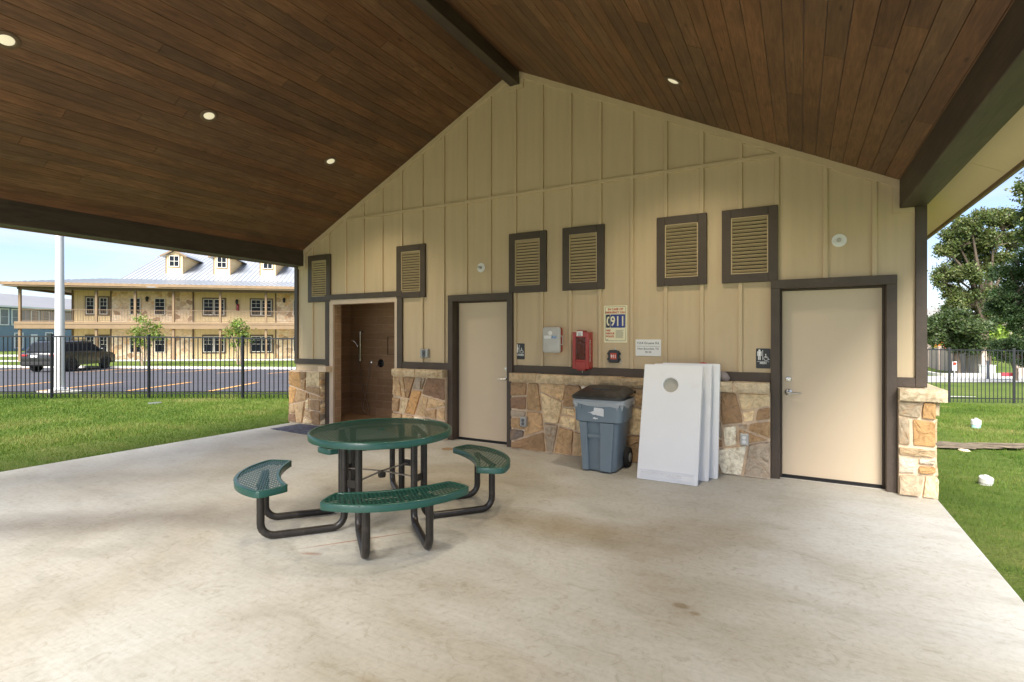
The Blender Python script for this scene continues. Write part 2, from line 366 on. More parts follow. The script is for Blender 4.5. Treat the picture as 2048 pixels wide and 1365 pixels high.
def mat_blade(name,a_,b_,d_):
    m,n,l,b=nodes(name)
    at=n.new('ShaderNodeAttribute'); at.attribute_name='tone'
    v=mapv(n,l,(1,1,1)); g=noise(n,l,v,.45,6,.6,.3); r=ramp(n,[(.32,a_),(.5,b_),(.72,d_)]); l.new(g,r.inputs[0])
    l.new(mixc(n,l,1.0,r.outputs[0],at.outputs['Color'],'MULTIPLY'),b.inputs['Base Color']); b.inputs['Roughness'].default_value=.6
    b.inputs['Specular IOR Level'].default_value=.2
    tr=n.new('ShaderNodeBsdfTranslucent'); l.new(mixc(n,l,1.0,r.outputs[0],(1.1,1.3,.5),'MULTIPLY'),tr.inputs[0])
    ms=n.new('ShaderNodeMixShader'); ms.inputs[0].default_value=.25; l.new(b.outputs[0],ms.inputs[1]); l.new(tr.outputs[0],ms.inputs[2])
    l.new(ms.outputs[0],n['Material Output'].inputs[0]); return m
M['blade']=mat_blade('grass_blades',(.045,.098,.012),(.092,.155,.022),(.205,.215,.072))
def mat_leaf(name,col,tr=.3):
    m,n,l,b=nodes(name); at=n.new('ShaderNodeAttribute'); at.attribute_name='tone'
    c=mixc(n,l,1.0,col,at.outputs['Color'],'MULTIPLY'); l.new(c,b.inputs['Base Color']); b.inputs['Roughness'].default_value=.55
    t=n.new('ShaderNodeBsdfTranslucent'); l.new(mixc(n,l,1.0,c,(1.3,1.5,.6),'MULTIPLY'),t.inputs[0])
    ms=n.new('ShaderNodeMixShader'); ms.inputs[0].default_value=tr; l.new(b.outputs[0],ms.inputs[1]); l.new(t.outputs[0],ms.inputs[2])
    l.new(ms.outputs[0],n['Material Output'].inputs[0]); return m
M['oak']=mat_leaf('oak_leaves',(.082,.112,.036)); M['dkleaf']=mat_leaf('dark_leaves',(.045,.075,.024))
M['mesq']=mat_leaf('feathery_leaves',(.045,.085,.030)); M['lime']=mat_leaf('young_leaves',(.13,.19,.035),.3)
M['brush']=mat_leaf('yellow_green_brush',(.15,.24,.035),.35)
def mat_metalroof():
    m,n,l,b=nodes('standing_seam_metal')
    v=mapv(n,l,(1,1,1)); g=noise(n,l,v,.6,5); r=ramp(n,[(.3,(.31,.33,.36)),(.7,(.36,.38,.41))]); l.new(g,r.inputs[0])
    l.new(r.outputs[0],b.inputs['Base Color']); b.inputs['Metallic'].default_value=.35; b.inputs['Roughness'].default_value=.45; return m
M['roofm']=mat_metalroof()
def mat_farstone():
    m,n,l,b=nodes('far_stone_cladding')
    v=mapv(n,l,(1,1,1.2)); vo=n.new('ShaderNodeTexVoronoi'); vo.inputs['Scale'].default_value=1.9; l.new(v,vo.inputs['Vector'])
    sp=n.new('ShaderNodeSeparateColor'); l.new(vo.outputs['Color'],sp.inputs[0])
    r=ramp(n,[(0,(.34,.21,.12)),(.15,(.62,.43,.25)),(.35,(.80,.61,.38)),(.6,(.85,.67,.44)),(.8,(.70,.43,.20)),(1,(.88,.75,.56))]); l.new(sp.outputs[0],r.inputs[0])
    ve=n.new('ShaderNodeTexVoronoi'); ve.feature='DISTANCE_TO_EDGE'; ve.inputs['Scale'].default_value=1.9; l.new(v,ve.inputs['Vector'])
    re=ramp(n,[(.02,(1,1,1)),(.07,(0,0,0))]); l.new(ve.outputs['Distance'],re.inputs[0])
    c=mixc(n,l,re.outputs[0],r.outputs[0],(.76,.60,.42)); f=noise(n,l,v,5,6); rf=ramp(n,[(.3,(.75,.75,.75)),(.7,(1.15,1.15,1.15))]); l.new(f,rf.inputs[0])
    l.new(mixc(n,l,1.0,c,rf.outputs[0],'MULTIPLY'),b.inputs['Base Color']); b.inputs['Roughness'].default_value=.85; return m
M['fbstone']=mat_farstone()
def mat_mat():
    m,n,l,b=nodes('woven_mat')
    v=mapv(n,l,(1,1,1)); vo=n.new('ShaderNodeTexVoronoi'); vo.inputs['Scale'].default_value=16; l.new(v,vo.inputs['Vector'])
    wv=n.new('ShaderNodeTexWave'); wv.wave_type='RINGS'; wv.inputs['Scale'].default_value=9; wv.inputs['Distortion'].default_value=4; l.new(v,wv.inputs['Vector'])
    r=ramp(n,[(.40,(.022,.028,.055)),(.62,(.17,.18,.23))]); l.new(mixc(n,l,.5,vo.outputs['Distance'],wv.outputs[0]),r.inputs[0])
    l.new(r.outputs[0],b.inputs['Base Color']); b.inputs['Roughness'].default_value=.95; bump(n,l,b,noise(n,l,v,300,3),.6); return m
M['mat']=mat_mat()
def mat_emit(name,col,st):
    m,n,l,b=nodes(name); b.inputs['Base Color'].default_value=(*col,1); b.inputs['Emission Color'].default_value=(*col,1); b.inputs['Emission Strength'].default_value=st; return m
M['lens']=mat_emit('lamp_lens',(.85,.78,.56),.12)
def mat_clear(name,col,tr,rough=.1):
    m,n,l,b=nodes(name); b.inputs['Base Color'].default_value=(*col,1); b.inputs['Roughness'].default_value=rough; b.inputs['Alpha'].default_value=tr
    nz_=noise(n,l,mapv(n,l,(1,1,1)),20,3); bump(n,l,b,nz_,.3,.01); return m
M['liner']=mat_clear('clear_liner_film',(.75,.78,.80),.45,.25); M['redglass']=mat_clear('red_tinted_window',(.10,.002,.006),.72,.08)
M['frost']=pm('frosted_cover',(.50,.49,.46),.35,.10,6,coat=.2)

# ------------------------------------------------------------------ terrain
CS,SN=math.cos(R(29.03)),math.sin(R(29.03))
def sst(a,b,x): 
    t=min(1,max(0,(x-a)/(b-a))); return t*t*(3-2*t)
def pl(pts,x):
    if x<=pts[0][0]: return pts[0][1]
    for (a,p),(b,q) in zip(pts,pts[1:]):
        if x<=b: return p+(q-p)*(x-a)/(b-a)
    return pts[-1][1]
def H(X,Y):
    wd=-SN*X+CS*(Y+6.6); u=CS*X+SN*(Y+6.6)
    zl=pl([(4,-.05),(15,-.05),(30,-.45)],wd); zr=pl([(3,-.06),(6,-.1),(16.5,-.5),(39.5,-1.41),(47,-1.45),(88,2.0),(220,3.5)],wd)
    return zl+(zr-zl)*sst(-.2,.55,u/max(wd,3))
def sheet(mb,P,nx,ny,dz):   # bilinear quad P (4 world xy), draped on the terrain
    b=[];
    for j in range(ny+1):
        for i in range(nx+1):
            s_,t_=i/nx,j/ny
            x=(P[0][0]*(1-s_)+P[1][0]*s_)*(1-t_)+(P[3][0]*(1-s_)+P[2][0]*s_)*t_
            y=(P[0][1]*(1-s_)+P[1][1]*s_)*(1-t_)+(P[3][1]*(1-s_)+P[2][1]*s_)*t_
            b.append((x,y,H(x,y)+dz))
    mb.add(b,[(j*(nx+1)+i,j*(nx+1)+i+1,(j+1)*(nx+1)+i+1,(j+1)*(nx+1)+i) for j in range(ny) for i in range(nx)])
def cs(px_,wd):  # point at lateral tangent (px-1024)/1037.8 and depth wd
    u=(px_-1024)/1037.8*wd; return (CS*u-SN*wd,-6.6+SN*u+CS*wd)

mb=MB()
def axis(): 
    a=list(np.arange(-60,60.1,1.0)); b=[-1500,-900,-500,-300,-200,-150,-120,-100,-85,-72]; c_=[72,85,100,120,150,200,300,500,900,1500]
    return b+a+c_
ax=axis(); nn=len(ax)
for y in ax:
    for x in ax:
        z=H(x,y)
        if -9<x<2 and -10<y<7: z=-.13
        mb.v.append((x,y,z))
for j in range(nn-1):
    for i in range(nn-1):
        mb.f.append([j*nn+i,j*nn+i+1,(j+1)*nn+i+1,(j+1)*nn+i]); mb.mi.append(0); mb.tn.append((1,1,1))
struct('lawn',mb,M['lawn'],smooth=True)

# fine strips of lawn that meet the slab edge
mb=MB(); sheet(mb,[(-9.6,-10),(-8.25,-10),(-8.25,7),(-9.6,7)],4,24,.012); struct('lawn_edge',mb,M['lawn'])
mb=MB(); sheet(mb,[(1.18,-10),(2.6,-10),(2.6,7),(1.18,7)],4,24,.012); struct('lawn_edge',mb,M['lawn'])
# slab
mb=MB(); mb.box(-8.26,1.187,-11.2,.02,-.14,0); o=struct('patio_slab',mb,M['concrete'],bevel=.018)
# parking lot
mb=MB(); nr=[cs(-120,15.3),cs(700,15.3)]; fr=[cs(-120,34.3),cs(700,31.5)]
sheet(mb,[nr[0],nr[1],fr[1],fr[0]],60,40,.03); struct('parking_lot',mb,M['asphalt'])
def line(mb,a,b,wd,dz,n=16):
    a=Vector(a);b=Vector(b);d=(b-a).normalized();p=Vector((-d.y,d.x))*wd/2
    sheet(mb,[tuple(a-p),tuple(b-p),tuple(b+p),tuple(a+p)],n,1,dz)
yl=[((-19.69,.02),(-22.39,3.42)),((-17.51,1.36),(-20.1,4.65)),((-15.25,2.48),(-17.75,5.75)),((-13.1,3.75),(-15.6,7.0)),((-21.9,-1.3),(-24.95,2.35)),
    ((-37.1,6.3),(-39.3,9.9)),((-32.25,7.48),(-34.31,11.19)),((-29.47,8.6),(-31.36,12.31)),((-26.76,9.7),(-28.74,13.27)),((-23.96,10.66),(-25.8,14.3)),((-34.7,6.6),(-36.9,10.4)),((-40.5,4.6),(-42.7,8.2))]
for a,b in yl:
    mb=MB(); line(mb,a,b,.15,.042); struct('parking_line',mb,M['yellow'])
mb=MB(); line(mb,(-24.9,2.1),(-14.6,7.9),.09,.044,40); struct('fire_lane_line',mb,M['redline'])
# far kerb, grass strip, sidewalk
mb=MB(); a=cs(-120,34.3);b=cs(700,31.5)
for i in range(40):
    t0,t1=i/40,(i+1)/40; p=[a[k]+(b[k]-a[k])*t0 for k in(0,1)]; q=[a[k]+(b[k]-a[k])*t1 for k in(0,1)]
    mb.bar((p[0],p[1],H(*p)+.05),(q[0],q[1],H(*q)+.05),.35,.20)
tag(mb.build('kerb',M['curb']),kind='structure')
mb=MB(); sheet(mb,[cs(-120,41.0),cs(700,44.2),cs(700,47.5),cs(-120,43.5)],30,3,.02); struct('sidewalk',mb,M['sidewalk'])
mb=MB(); sheet(mb,[cs(-160,52),cs(200,52),cs(200,57),cs(-160,57)],20,3,.02); struct('road',mb,M['road'])
# right-hand road, kerb
mb=MB(); sheet(mb,[cs(1800,29),cs(2240,29),cs(2240,36.8),cs(1800,38.5)],24,10,.03); struct('road',mb,M['road'])
mb=MB()
for i in range(30):
    x0=1800+i*10; w0=lambda x:38.6 if x>1900 else 38.6+((1900-x)/50)**2*3.5
    p=cs(x0,w0(x0)); q=cs(x0+10,w0(x0+10)); mb.bar((p[0],p[1],H(*p)+.07),(q[0],q[1],H(*q)+.07),.3,.30)
tag(mb.build('kerb',M['curb']),kind='structure')
mb=MB()
p=cs(2004,38.35);q=cs(2026,38.35); mb.bar((p[0],p[1],H(*p)+.10),(q[0],q[1],H(*q)+.10),.3,.34)
tag(mb.build('kerb',pm('red_kerb_paint',(.5,.06,.09),.6)),kind='structure')
mb=MB(); sheet(mb,[cs(1890,18.6),cs(1952,18.5),cs(1952,18.62),cs(1890,18.95)],8,1,.02); struct('path',mb,M['curb'])
mb=MB(); rds=random.Random(12)
for k in range(34):
    t_=rds.uniform(0,1); x=1.3+3.0*t_; y=3.85+.95*t_+rds.uniform(-.30,.30); rx=rds.uniform(.12,.42); ry=rds.uniform(.07,.2); n_=14; ph=rds.uniform(0,6)
    vs=[]
    for q in range(n_):
        a_=2*PI*q/n_; f_=1+.3*math.sin(3*a_+ph)+rds.uniform(-.12,.12); X_,Y_=x+rx*f_*math.cos(a_)-ry*f_*math.sin(a_)*.3,y+ry*f_*math.sin(a_)+rx*f_*math.cos(a_)*.3; vs.append((X_,Y_,H(X_,Y_)+.034+k*.0004))
    mb.add(vs,[tuple(range(n_))])
struct('soil_patch',mb,M['dirt'])
mb=MB(); sheet(mb,[cs(1974,57),cs(1990,57),cs(1996,62),cs(1980,61)],6,3,.05); struct('path',mb,M['road'])

# ------------------------------------------------------------------ grass blades
def blades(name,label,test,xr,yr,n,h,wd,seed):
    r=np.random.default_rng(seed); X=r.uniform(*xr,n); Y=r.uniform(*yr,n)
    wdp=-SN*X+CS*(Y+6.6); u=CS*X+SN*(Y+6.6)
    k=test(X,Y,wdp,u,r); X,Y,wdp=X[k],Y[k],wdp[k]; n=len(X)
    Z=np.array([H(a,b) for a,b in zip(X,Y)])
    a=r.uniform(0,2*np.pi,n); hh=h*r.uniform(.5,1.25,n)*(1+.02*wdp); ww=wd*r.uniform(.7,1.3,n)*(1+.12*np.maximum(wdp-4,0)); ln=r.uniform(.1,.9,n)*hh; b_=r.uniform(0,2*np.pi,n)
    P0=np.stack([X-np.cos(a)*ww,Y-np.sin(a)*ww,Z-.01],1); P1=np.stack([X+np.cos(a)*ww,Y+np.sin(a)*ww,Z-.01],1)
    P2=np.stack([X+np.cos(b_)*ln,Y+np.sin(b_)*ln,Z+hh],1)
    V=np.stack([P0,P1,P2],1).reshape(-1,3); me=bpy.data.meshes.new(name)
    me.vertices.add(3*n); me.vertices.foreach_set('co',V.ravel()); me.loops.add(3*n); me.loops.foreach_set('vertex_index',np.arange(3*n,dtype=np.int32))
    me.polygons.add(n); me.polygons.foreach_set('loop_start',np.arange(0,3*n,3,dtype=np.int32)); me.polygons.foreach_set('loop_total',np.full(n,3,dtype=np.int32)); me.update()
    at=me.color_attributes.new('tone','FLOAT_COLOR','CORNER'); t=r.uniform(.78,1.22,n); y=r.uniform(.9,1.2,n)
    dry=r.random(n)<.035
    cc=np.stack([t*y*np.where(dry,2.2,1),t*np.where(dry,1.25,1),t*np.where(dry,2,1),np.ones(n)],1).repeat(3,0); at.data.foreach_set('color',cc.ravel())
    me.materials.append(M['blade']); o=bpy.data.objects.new(name,me); C.objects.link(o); tag(o,label,'grass',kind='stuff'); return o
blades('grass','mown green grass along the right side of the slab',
   lambda X,Y,w_,u,r:(X>1.20-.03*r.random(len(X))**3)&(u/w_<1.12)&(w_>1.5)&~((np.abs(Y-(3.85+.95*(X-1.3)/3.0)+.13*np.sin(X*7)+.06*np.sin(X*19))<.33)&(r.random(len(X))<.74)&(X<4.4))&(r.random(len(X))<np.clip(5.5/w_,.2,1)),(1.19,8),(-5.5,14),330000,.042,.0028,3)
blades('grass','mown green grass between the slab and the left fence',
   lambda X,Y,w_,u,r:(X<-8.27+.03*r.random(len(X))**3)&(u/w_>-1.12)&(w_>4)&(w_<15)&(r.random(len(X))<np.clip(7/w_,.2,1)),(-19.5,-8.27),(-6,6),330000,.038,.0030,4)

# ------------------------------------------------------------------ pavilion building
RX=-3.61
def zc(x): return 5.45-.5*abs(x-RX)
bld=thing('restroom_building','tan board and batten restroom building with stone base and wood lined gable roof','building',(-3.61,0,0))
# siding with openings
OP=[(-7.35,-5.86,2.21),(-4.70,-3.70,2.16),(-.215,.80,2.16)]
mb=MB(); xs=sorted({-8.33,1.10,RX,*[o_[0] for o_ in OP],*[o_[1] for o_ in OP]})
for x0,x1 in zip(xs,xs[1:]):
    zb=0
    for a,b,z in OP:
        if x0>=a-1e-6 and x1<=b+1e-6: zb=z
    mb.ext_y([(x0,zb),(x1,zb),(x1,zc(x1)+.02),(x0,zc(x0)+.02)],0,.14)
mb.box(1.0,1.10,.14,6.2,0,3.08); mb.box(-8.33,-8.23,.14,6.2,0,3.08)
mb.ext_y([(-8.33,0),(1.10,0),(1.10,zc(1.1)),(RX,5.45),(-8.33,zc(-8.33))],6.1,6.24)
mb.build('wall',M['siding'],bld)
# battens
mb=MB(); bw=.046; yb=-.027
BX=[-.608,-.227+.0,.241,.681]; x=-.608
right=[-.585-.427*k+(-.002*k) for k in range(18)]
for k in range(18):
    xr=-.585-.4265*k-.001*min(k,9)
    BX.append(xr-bw/2)
BX=sorted(set([round(v,3) for v in BX]))
BX=[v for i,v in enumerate(BX) if i==0 or v-BX[i-1]>.1 ]
for x in BX:
    if x<-8.2: continue
    zb=1.08
    if -7.5<x<-5.8: zb=2.3
    elif -4.77<x<-3.62: zb=2.2
    elif -.28<x<.87: zb=2.2
    if any(v0-.03<x<v1+.03 for v0,v1 in((-7.963,-7.385),(-5.828,-5.232),(-3.696,-3.100),(-2.852,-2.257),(-1.569,-.977),(-.808,-.216))):
        if zb<2.2: mb.box(x-bw/2,x+bw/2,yb,.002,zb,2.24)
        zb=3.06
    mb.ext_y([(x-bw/2,zb),(x+bw/2,zb),(x+bw/2,zc(x+bw/2)-.03),(x-bw/2,zc(x-bw/2)-.03)],yb,.002)
mb.build('battens',M['siding'],bld,bevel=.004,bseg=1)
# rake trim + mid band + steps round the beams
mb=MB()
for sg,xe in((-1,-8.10),(1,.893)):
    mb.ext_y([(RX+sg*.06,zc(RX+sg*.06)-.085),(xe,zc(xe)-.085),(xe,zc(xe)+.01),(RX+sg*.06,zc(RX+sg*.06)+.01)],-.032,.001)
mb.box(-7.10,-.12,-.0295,.0015,3.628,3.672)
mb.box(.836,.895,-.0225,.001,2.86,zc(.86)-.05); mb.box(.895,1.02,-.0225,.001,2.86,2.912)
mb.box(-8.105,-8.045,-.0225,.001,2.86,zc(-8.07)-.05); mb.box(-8.255,-8.105,-.0225,.001,2.86,2.912)
mb.box(-3.73,-3.47,-.0222,.0012,5.165,5.230); mb.box(-3.53,-3.465,-.0228,.0012,5.23,5.33); mb.box(-3.745,-3.68,-.0228,.0012,5.23,5.33)
mb.build('rake_trim',M['siding'],bld,bevel=.004,bseg=1)
# brown trim
yt=-.036
def tr(n,*B):
    mb=MB(); [mb.box(*b) for b in B]; return mb.build(n,M['trim'],bld,bevel=.004,bseg=1)
tr('corner_trim',(1.022,1.116,yt,.1,1.085,2.915)); tr('corner_trim',(-8.345,-8.256,yt,.002,1.085,2.915))
for b_ in((-8.256,-7.511,yt+.003,.002,1.082,1.183),(-5.708,-4.766,yt+.003,.002,1.066,1.183),(-3.626,-.288,yt+.003,.002,1.066,1.183),(.868,1.022,yt+.003,.002,1.082,1.180)): tr('ledge_trim',b_)
# shower opening trim
mb=MB(); mb.box(-7.511,-7.411,yt-.002,.002,0,2.254); mb.box(-5.818,-5.708,yt-.002,.002,1.06,2.254); mb.box(-7.511,-5.708,yt-.010,.002,2.254,2.345)
mb.build('shower_opening_trim',M['trim'],bld,bevel=.004,bseg=1)
# doors
def door(x0,x1,lx0,lx1,side,label,yl):
    mb=MB(); zt=2.231
    mb.box(x0,lx0-.03+.0,yt-.02,.14,0,2.135) if False else None
    a,b=x0+.09,x1-.09
    mb.box(x0,a,yt-.03,.002,0,2.135); mb.box(b,x1,yt-.03,.002,0,2.135); mb.box(x0,x1,yt-.032,.002,2.135,zt)
    # jambs
    mb.box(a-.015,a+.0,.002,.16,0,2.16); mb.box(b,b+.015,.002,.16,0,2.16); mb.box(a,b,.002,.16,2.135,2.16)
    mb.box(a,a+.018,yl-.012,.158,0,2.135); mb.box(b-.018,b,yl-.012,.158,0,2.135); mb.box(a+.018,b-.018,yl-.012,.158,2.115,2.135)
    fr=mb.build('door_frame',M['trim'],bld,bevel=.003,bseg=1)
    mb=MB(); mb.box(a+.02,b-.02,yl,yl+.045,.022,2.113)
    d=mb.build('door',M['doorp'],bld,bevel=.004); d['label']=label
    mb=MB(); mb.box(a,b,yl-.03,.16,-.01,.012); mb.box(a+.02,b-.02,yl-.008,yl-.001,.012,.034); mb.build('sill',M['black'],d,bevel=.002)
    hx=a+.02+.065 if side=='l' else b-.02-.065; sg=1 if side=='l' else -1
    mb=MB(); mb.lathe([(.0,yl-.001),(.037,yl-.001),(.037,yl-.008),(.028,yl-.014),(.016,yl-.016),(.011,yl-.03),(.011,yl-.055),(0,yl-.055)],(hx,0,.965),'Y',24)
    mb.tube([(hx-.01*sg,yl-.052,.965),(hx+.04*sg,yl-.055,.964),(hx+.125*sg,yl-.050,.958)],[.012,.012,.010],10); mb.build('handle',M['chrome'],d,smooth=True)
    mb=MB(); mb.lathe([(0,yl-.001),(.031,yl-.001),(.031,yl-.006),(.026,yl-.016),(.014,yl-.018),(.012,yl-.024),(0,yl-.024)],(hx+.0*sg,0,1.113),'Y',24); mb.build('deadbolt',M['chrome'],d,smooth=True)
    return d
door(-4.766,-3.626,0,0,'r','tan flush door with its handle on the right edge',.085)
door(-.288,.868,0,0,'l','tan flush door with its handle on the left edge',.075)
# vents
def vent(x0,x1,z0,z1):
    mb=MB(); t=.10; y0=-.04
    mb.box(x0,x0+t,y0,.001,z0,z1); mb.box(x1-t,x1,y0,.001,z0,z1); mb.box(x0+t,x1-t,y0-.002,.001,z1-t,z1); mb.box(x0+t,x1-t,y0-.002,.001,z0,z0+t)
    v=mb.build('louvre_vent',M['trim'],bld,bevel=.003,bseg=1)
    mb=MB(); a,b,c_,d=x0+t,x1-t,z0+t,z1-t; e=.012
    mb.box(a,a+e,y0+.006,.0015,c_,d); mb.box(b-e,b,y0+.006,.0015,c_,d); mb.box(a+e,b-e,y0+.004,.0015,d-e,d); mb.box(a+e,b-e,y0+.004,.0015,c_,c_+e)
    n=15; hz=(d-c_-2*e)/n
    for i in range(n):
        z=c_+e+hz*(i+.5); mb.boxm(Matrix.Translation(((a+b)/2,-.018,z))@Matrix.Rotation(R(-36),4,'X'),b-a-2*e,.044,.004)
    mb.build('louvres',M['louvre'],v)
    mb=MB(); mb.box(a+e,b-e,-.0035,.0035,c_+e,d-e); mb.build('vent_screen',M['black'],v)
for x0,x1 in((-7.963,-7.385),(-5.828,-5.232),(-3.696,-3.100),(-2.852,-2.257),(-1.569,-.977),(-.808,-.216)): vent(x0,x1,2.224,3.082)

# stone base
TONES=[((.46,.33,.20),5),((.37,.25,.145),4),((.26,.17,.10),3.5),((.62,.50,.33),3.5),((.32,.27,.22),1.8),((.43,.255,.115),1.4),((.20,.125,.085),1.3),((.72,.68,.57),1.3),((.15,.125,.115),.8)]
TP=[tuple(c_*1.38*k_ for c_,k_ in zip(t,(1.03,1,.93))) for t,_ in TONES]; TW=[w_ for _,w_ in TONES]
LT=[((.58,.46,.30),4),((.52,.39,.235),3),((.44,.26,.11),1.8),((.64,.57,.46),1.6),((.44,.35,.24),1.2)]
def clip(poly,p,n):
    out_=[]
    for i in range(len(poly)):
        a=poly[i]; b=poly[(i+1)%len(poly)]; da=(a[0]-p[0])*n[0]+(a[1]-p[1])*n[1]; db=(b[0]-p[0])*n[0]+(b[1]-p[1])*n[1]
        if da<=0: out_.append(a)
        if da*db<0: t=da/(da-db); out_.append((a[0]+(b[0]-a[0])*t,a[1]+(b[1]-a[1])*t))
    return out_
def stones(mb,s0,s1,t0,t1,f,size,seed,pal=None,depth=(.018,.042),gap=.026):
    rd=random.Random(seed); tp,tw=(TP,TW) if pal is None else ([a for a,_ in pal],[b for _,b in pal])
    jit=R(7 if pal is not None else 21)
    def area(P): return abs(sum(P[i][0]*P[(i+1)%len(P)][1]-P[(i+1)%len(P)][0]*P[i][1] for i in range(len(P))))/2
    def split(P,lv):
        A=area(P); xs_=[p[0] for p in P]; ys_=[p[1] for p in P]; w_=max(xs_)-min(xs_); h_=max(ys_)-min(ys_)
        lim=size*size*rd.choice([.3,.7,1.1,1.5,2.2])
        if (A<lim and max(w_,h_)<size*1.9) or lv>9: return [P]
        vert=w_>h_*rd.uniform(.75,1.35); t_=rd.uniform(.32,.68); an=rd.uniform(-jit,jit)
        if vert: c_=(min(xs_)+w_*t_,sum(ys_)/len(ys_)); n_=(math.cos(an),math.sin(an))
        else: c_=(sum(xs_)/len(xs_),min(ys_)+h_*t_); n_=(math.sin(an),math.cos(an))
        a_=clip(P,c_,n_); b_=clip(P,c_,(-n_[0],-n_[1]))
        if len(a_)<3 or len(b_)<3: return [P]
        return split(a_,lv+1)+split(b_,lv+1)
    L0=split([(s0,t0),(s1,t0),(s1,t1),(s0,t1)],0)
    for P0 in L0:
        poly=P0; m=len(P0)
        if area(P0)<.0012: continue
        for k in range(m):
            a=P0[k]; b=P0[(k+1)%m]; e=math.hypot(b[0]-a[0],b[1]-a[1])
            if e<1e-5: continue
            n_=((b[1]-a[1])/e,-(b[0]-a[0])/e)     # outward for ccw
            on=abs(a[0]-b[0])<1e-6 and (abs(a[0]-s0)<1e-6 or abs(a[0]-s1)<1e-6)
            g_=0 if on else gap/2+rd.uniform(-.003,.005)
            poly=clip(poly,(a[0]-n_[0]*g_,a[1]-n_[1]*g_),n_)
            if len(poly)<3: break
        if len(poly)<3: continue
        # cut corners, jitter
        q=[]
        m=len(poly)
        for k in range(m):
            a=poly[k]; b=poly[(k+1)%m]; e=math.hypot(b[0]-a[0],b[1]-a[1])
            if e<.015: q.append(((a[0]+b[0])/2,(a[1]+b[1])/2)); continue
            c1=min(.22,rd.uniform(.004,.018)/e); nseg=max(1,int(e/.06))
            for g in range(nseg+1):
                tt=c1+(1-2*c1)*g/nseg; jx=rd.uniform(-.0055,.0055) if 0<g<nseg else 0
                q.append((min(s1,max(s0,a[0]+(b[0]-a[0])*tt+jx)),min(t1,max(t0,a[1]+(b[1]-a[1])*tt+jx))))
        if len(q)<3: continue
        cx=sum(a for a,_ in q)/len(q); cz=sum(b for _,b in q)/len(q); dp=rd.uniform(*depth); ta=rd.uniform(-.06,.06); tb=rd.uniform(-.06,.06)
        def D(a,b,e): return e+ta*(a-cx)+tb*(b-cz)
        r0=[f(a,b,0) for a,b in q]; r1=[f(a,b,dp*.82) for a,b in q]
        def sh2(k,e,jj): return [f(cx+(a-cx)*k,cz+(b-cz)*k,D(a,b,e)+rd.uniform(-jj,jj)) for a,b in q]
        r2=sh2(.965,dp,.0025); r3=sh2(.6,dp+.003,.006); cc=f(cx,cz,dp+.004)
        n=len(q); tn=rd.choices(tp,tw)[0]; vv=rd.uniform(.82,1.15); mb.t=tuple(c_*vv for c_ in tn); mb.m=0
        vs=r0+r1+r2+r3+[cc]; fs=[]
        for L_ in range(3): fs+=[(L_*n+k,L_*n+(k+1)%n,(L_+1)*n+(k+1)%n,(L_+1)*n+k) for k in range(n)]
        fs+=[(3*n+k,3*n+(k+1)%n,4*n) for k in range(n)]; mb.add(vs,fs)
    mb.t=(1,1,1)
def fy(y): return lambda s_,t_,d:(s_,y-d,t_)
def cap_block(mb,x0,x1,y0,y1,z0,z1,rd,pal):
    # a rough block: box with jittered front grid
    nx=max(2,int((x1-x0)/.07)); nzz=3; F=[]; 
    kk=rd.uniform(.9,1.1); mb.t=tuple(c_*kk for c_ in rd.choices([a for a,_ in pal],[b for _,b in pal])[0])
    rows=[]
    for j in range(nzz+1):
        row=[]
        for i in range(nx+1):
            e=1 if (0<i<nx and 0<j<nzz) else 0
            row.append((x0+(x1-x0)*i/nx+(0 if e else 0),y0-(rd.uniform(0,.012) if e else -.006),z0+(z1-z0)*j/nzz+rd.uniform(-.003,.003)))
        rows.append(row)
    vs=[p for r_ in rows for p in r_]; n1=nx+1
    fs=[(j*n1+i,j*n1+i+1,(j+1)*n1+i+1,(j+1)*n1+i) for j in range(nzz) for i in range(nx)]
    k=len(vs); vs+=[(x0,y1,z0),(x1,y1,z0),(x1,y1,z1),(x0,y1,z1)]
    top=[nzz*n1+i for i in range(n1)]; bot=[i for i in range(n1)]
    fs+=[tuple(top)+(k+2,k+3),tuple(bot[::-1])+(k,k+1),(k,k+1,k+2,k+3)]
    fs+=[tuple(j*n1 for j in range(nzz+1))+(k+3,k), tuple(j*n1+nx for j in range(nzz,-1,-1))+(k+1,k+2)]
    mb.add(vs,fs)
def capline(mb,x0,x1,y0,y1,z0,z1,seed,pal):
    rd=random.Random(seed); x=x0
    while x<x1-.02:
        L_=rd.uniform(.30,.55); e=x+L_
        if x1-e<.2: e=x1
        cap_block(mb,x+.006,min(e,x1)-.006,y0+rd.uniform(-.004,.004),y1,z0,z1+rd.uniform(-.004,.004),rd,pal); x=e
CAP=[((.60,.47,.30),3),((.66,.54,.37),3),((.48,.36,.22),2),((.68,.59,.45),1)]
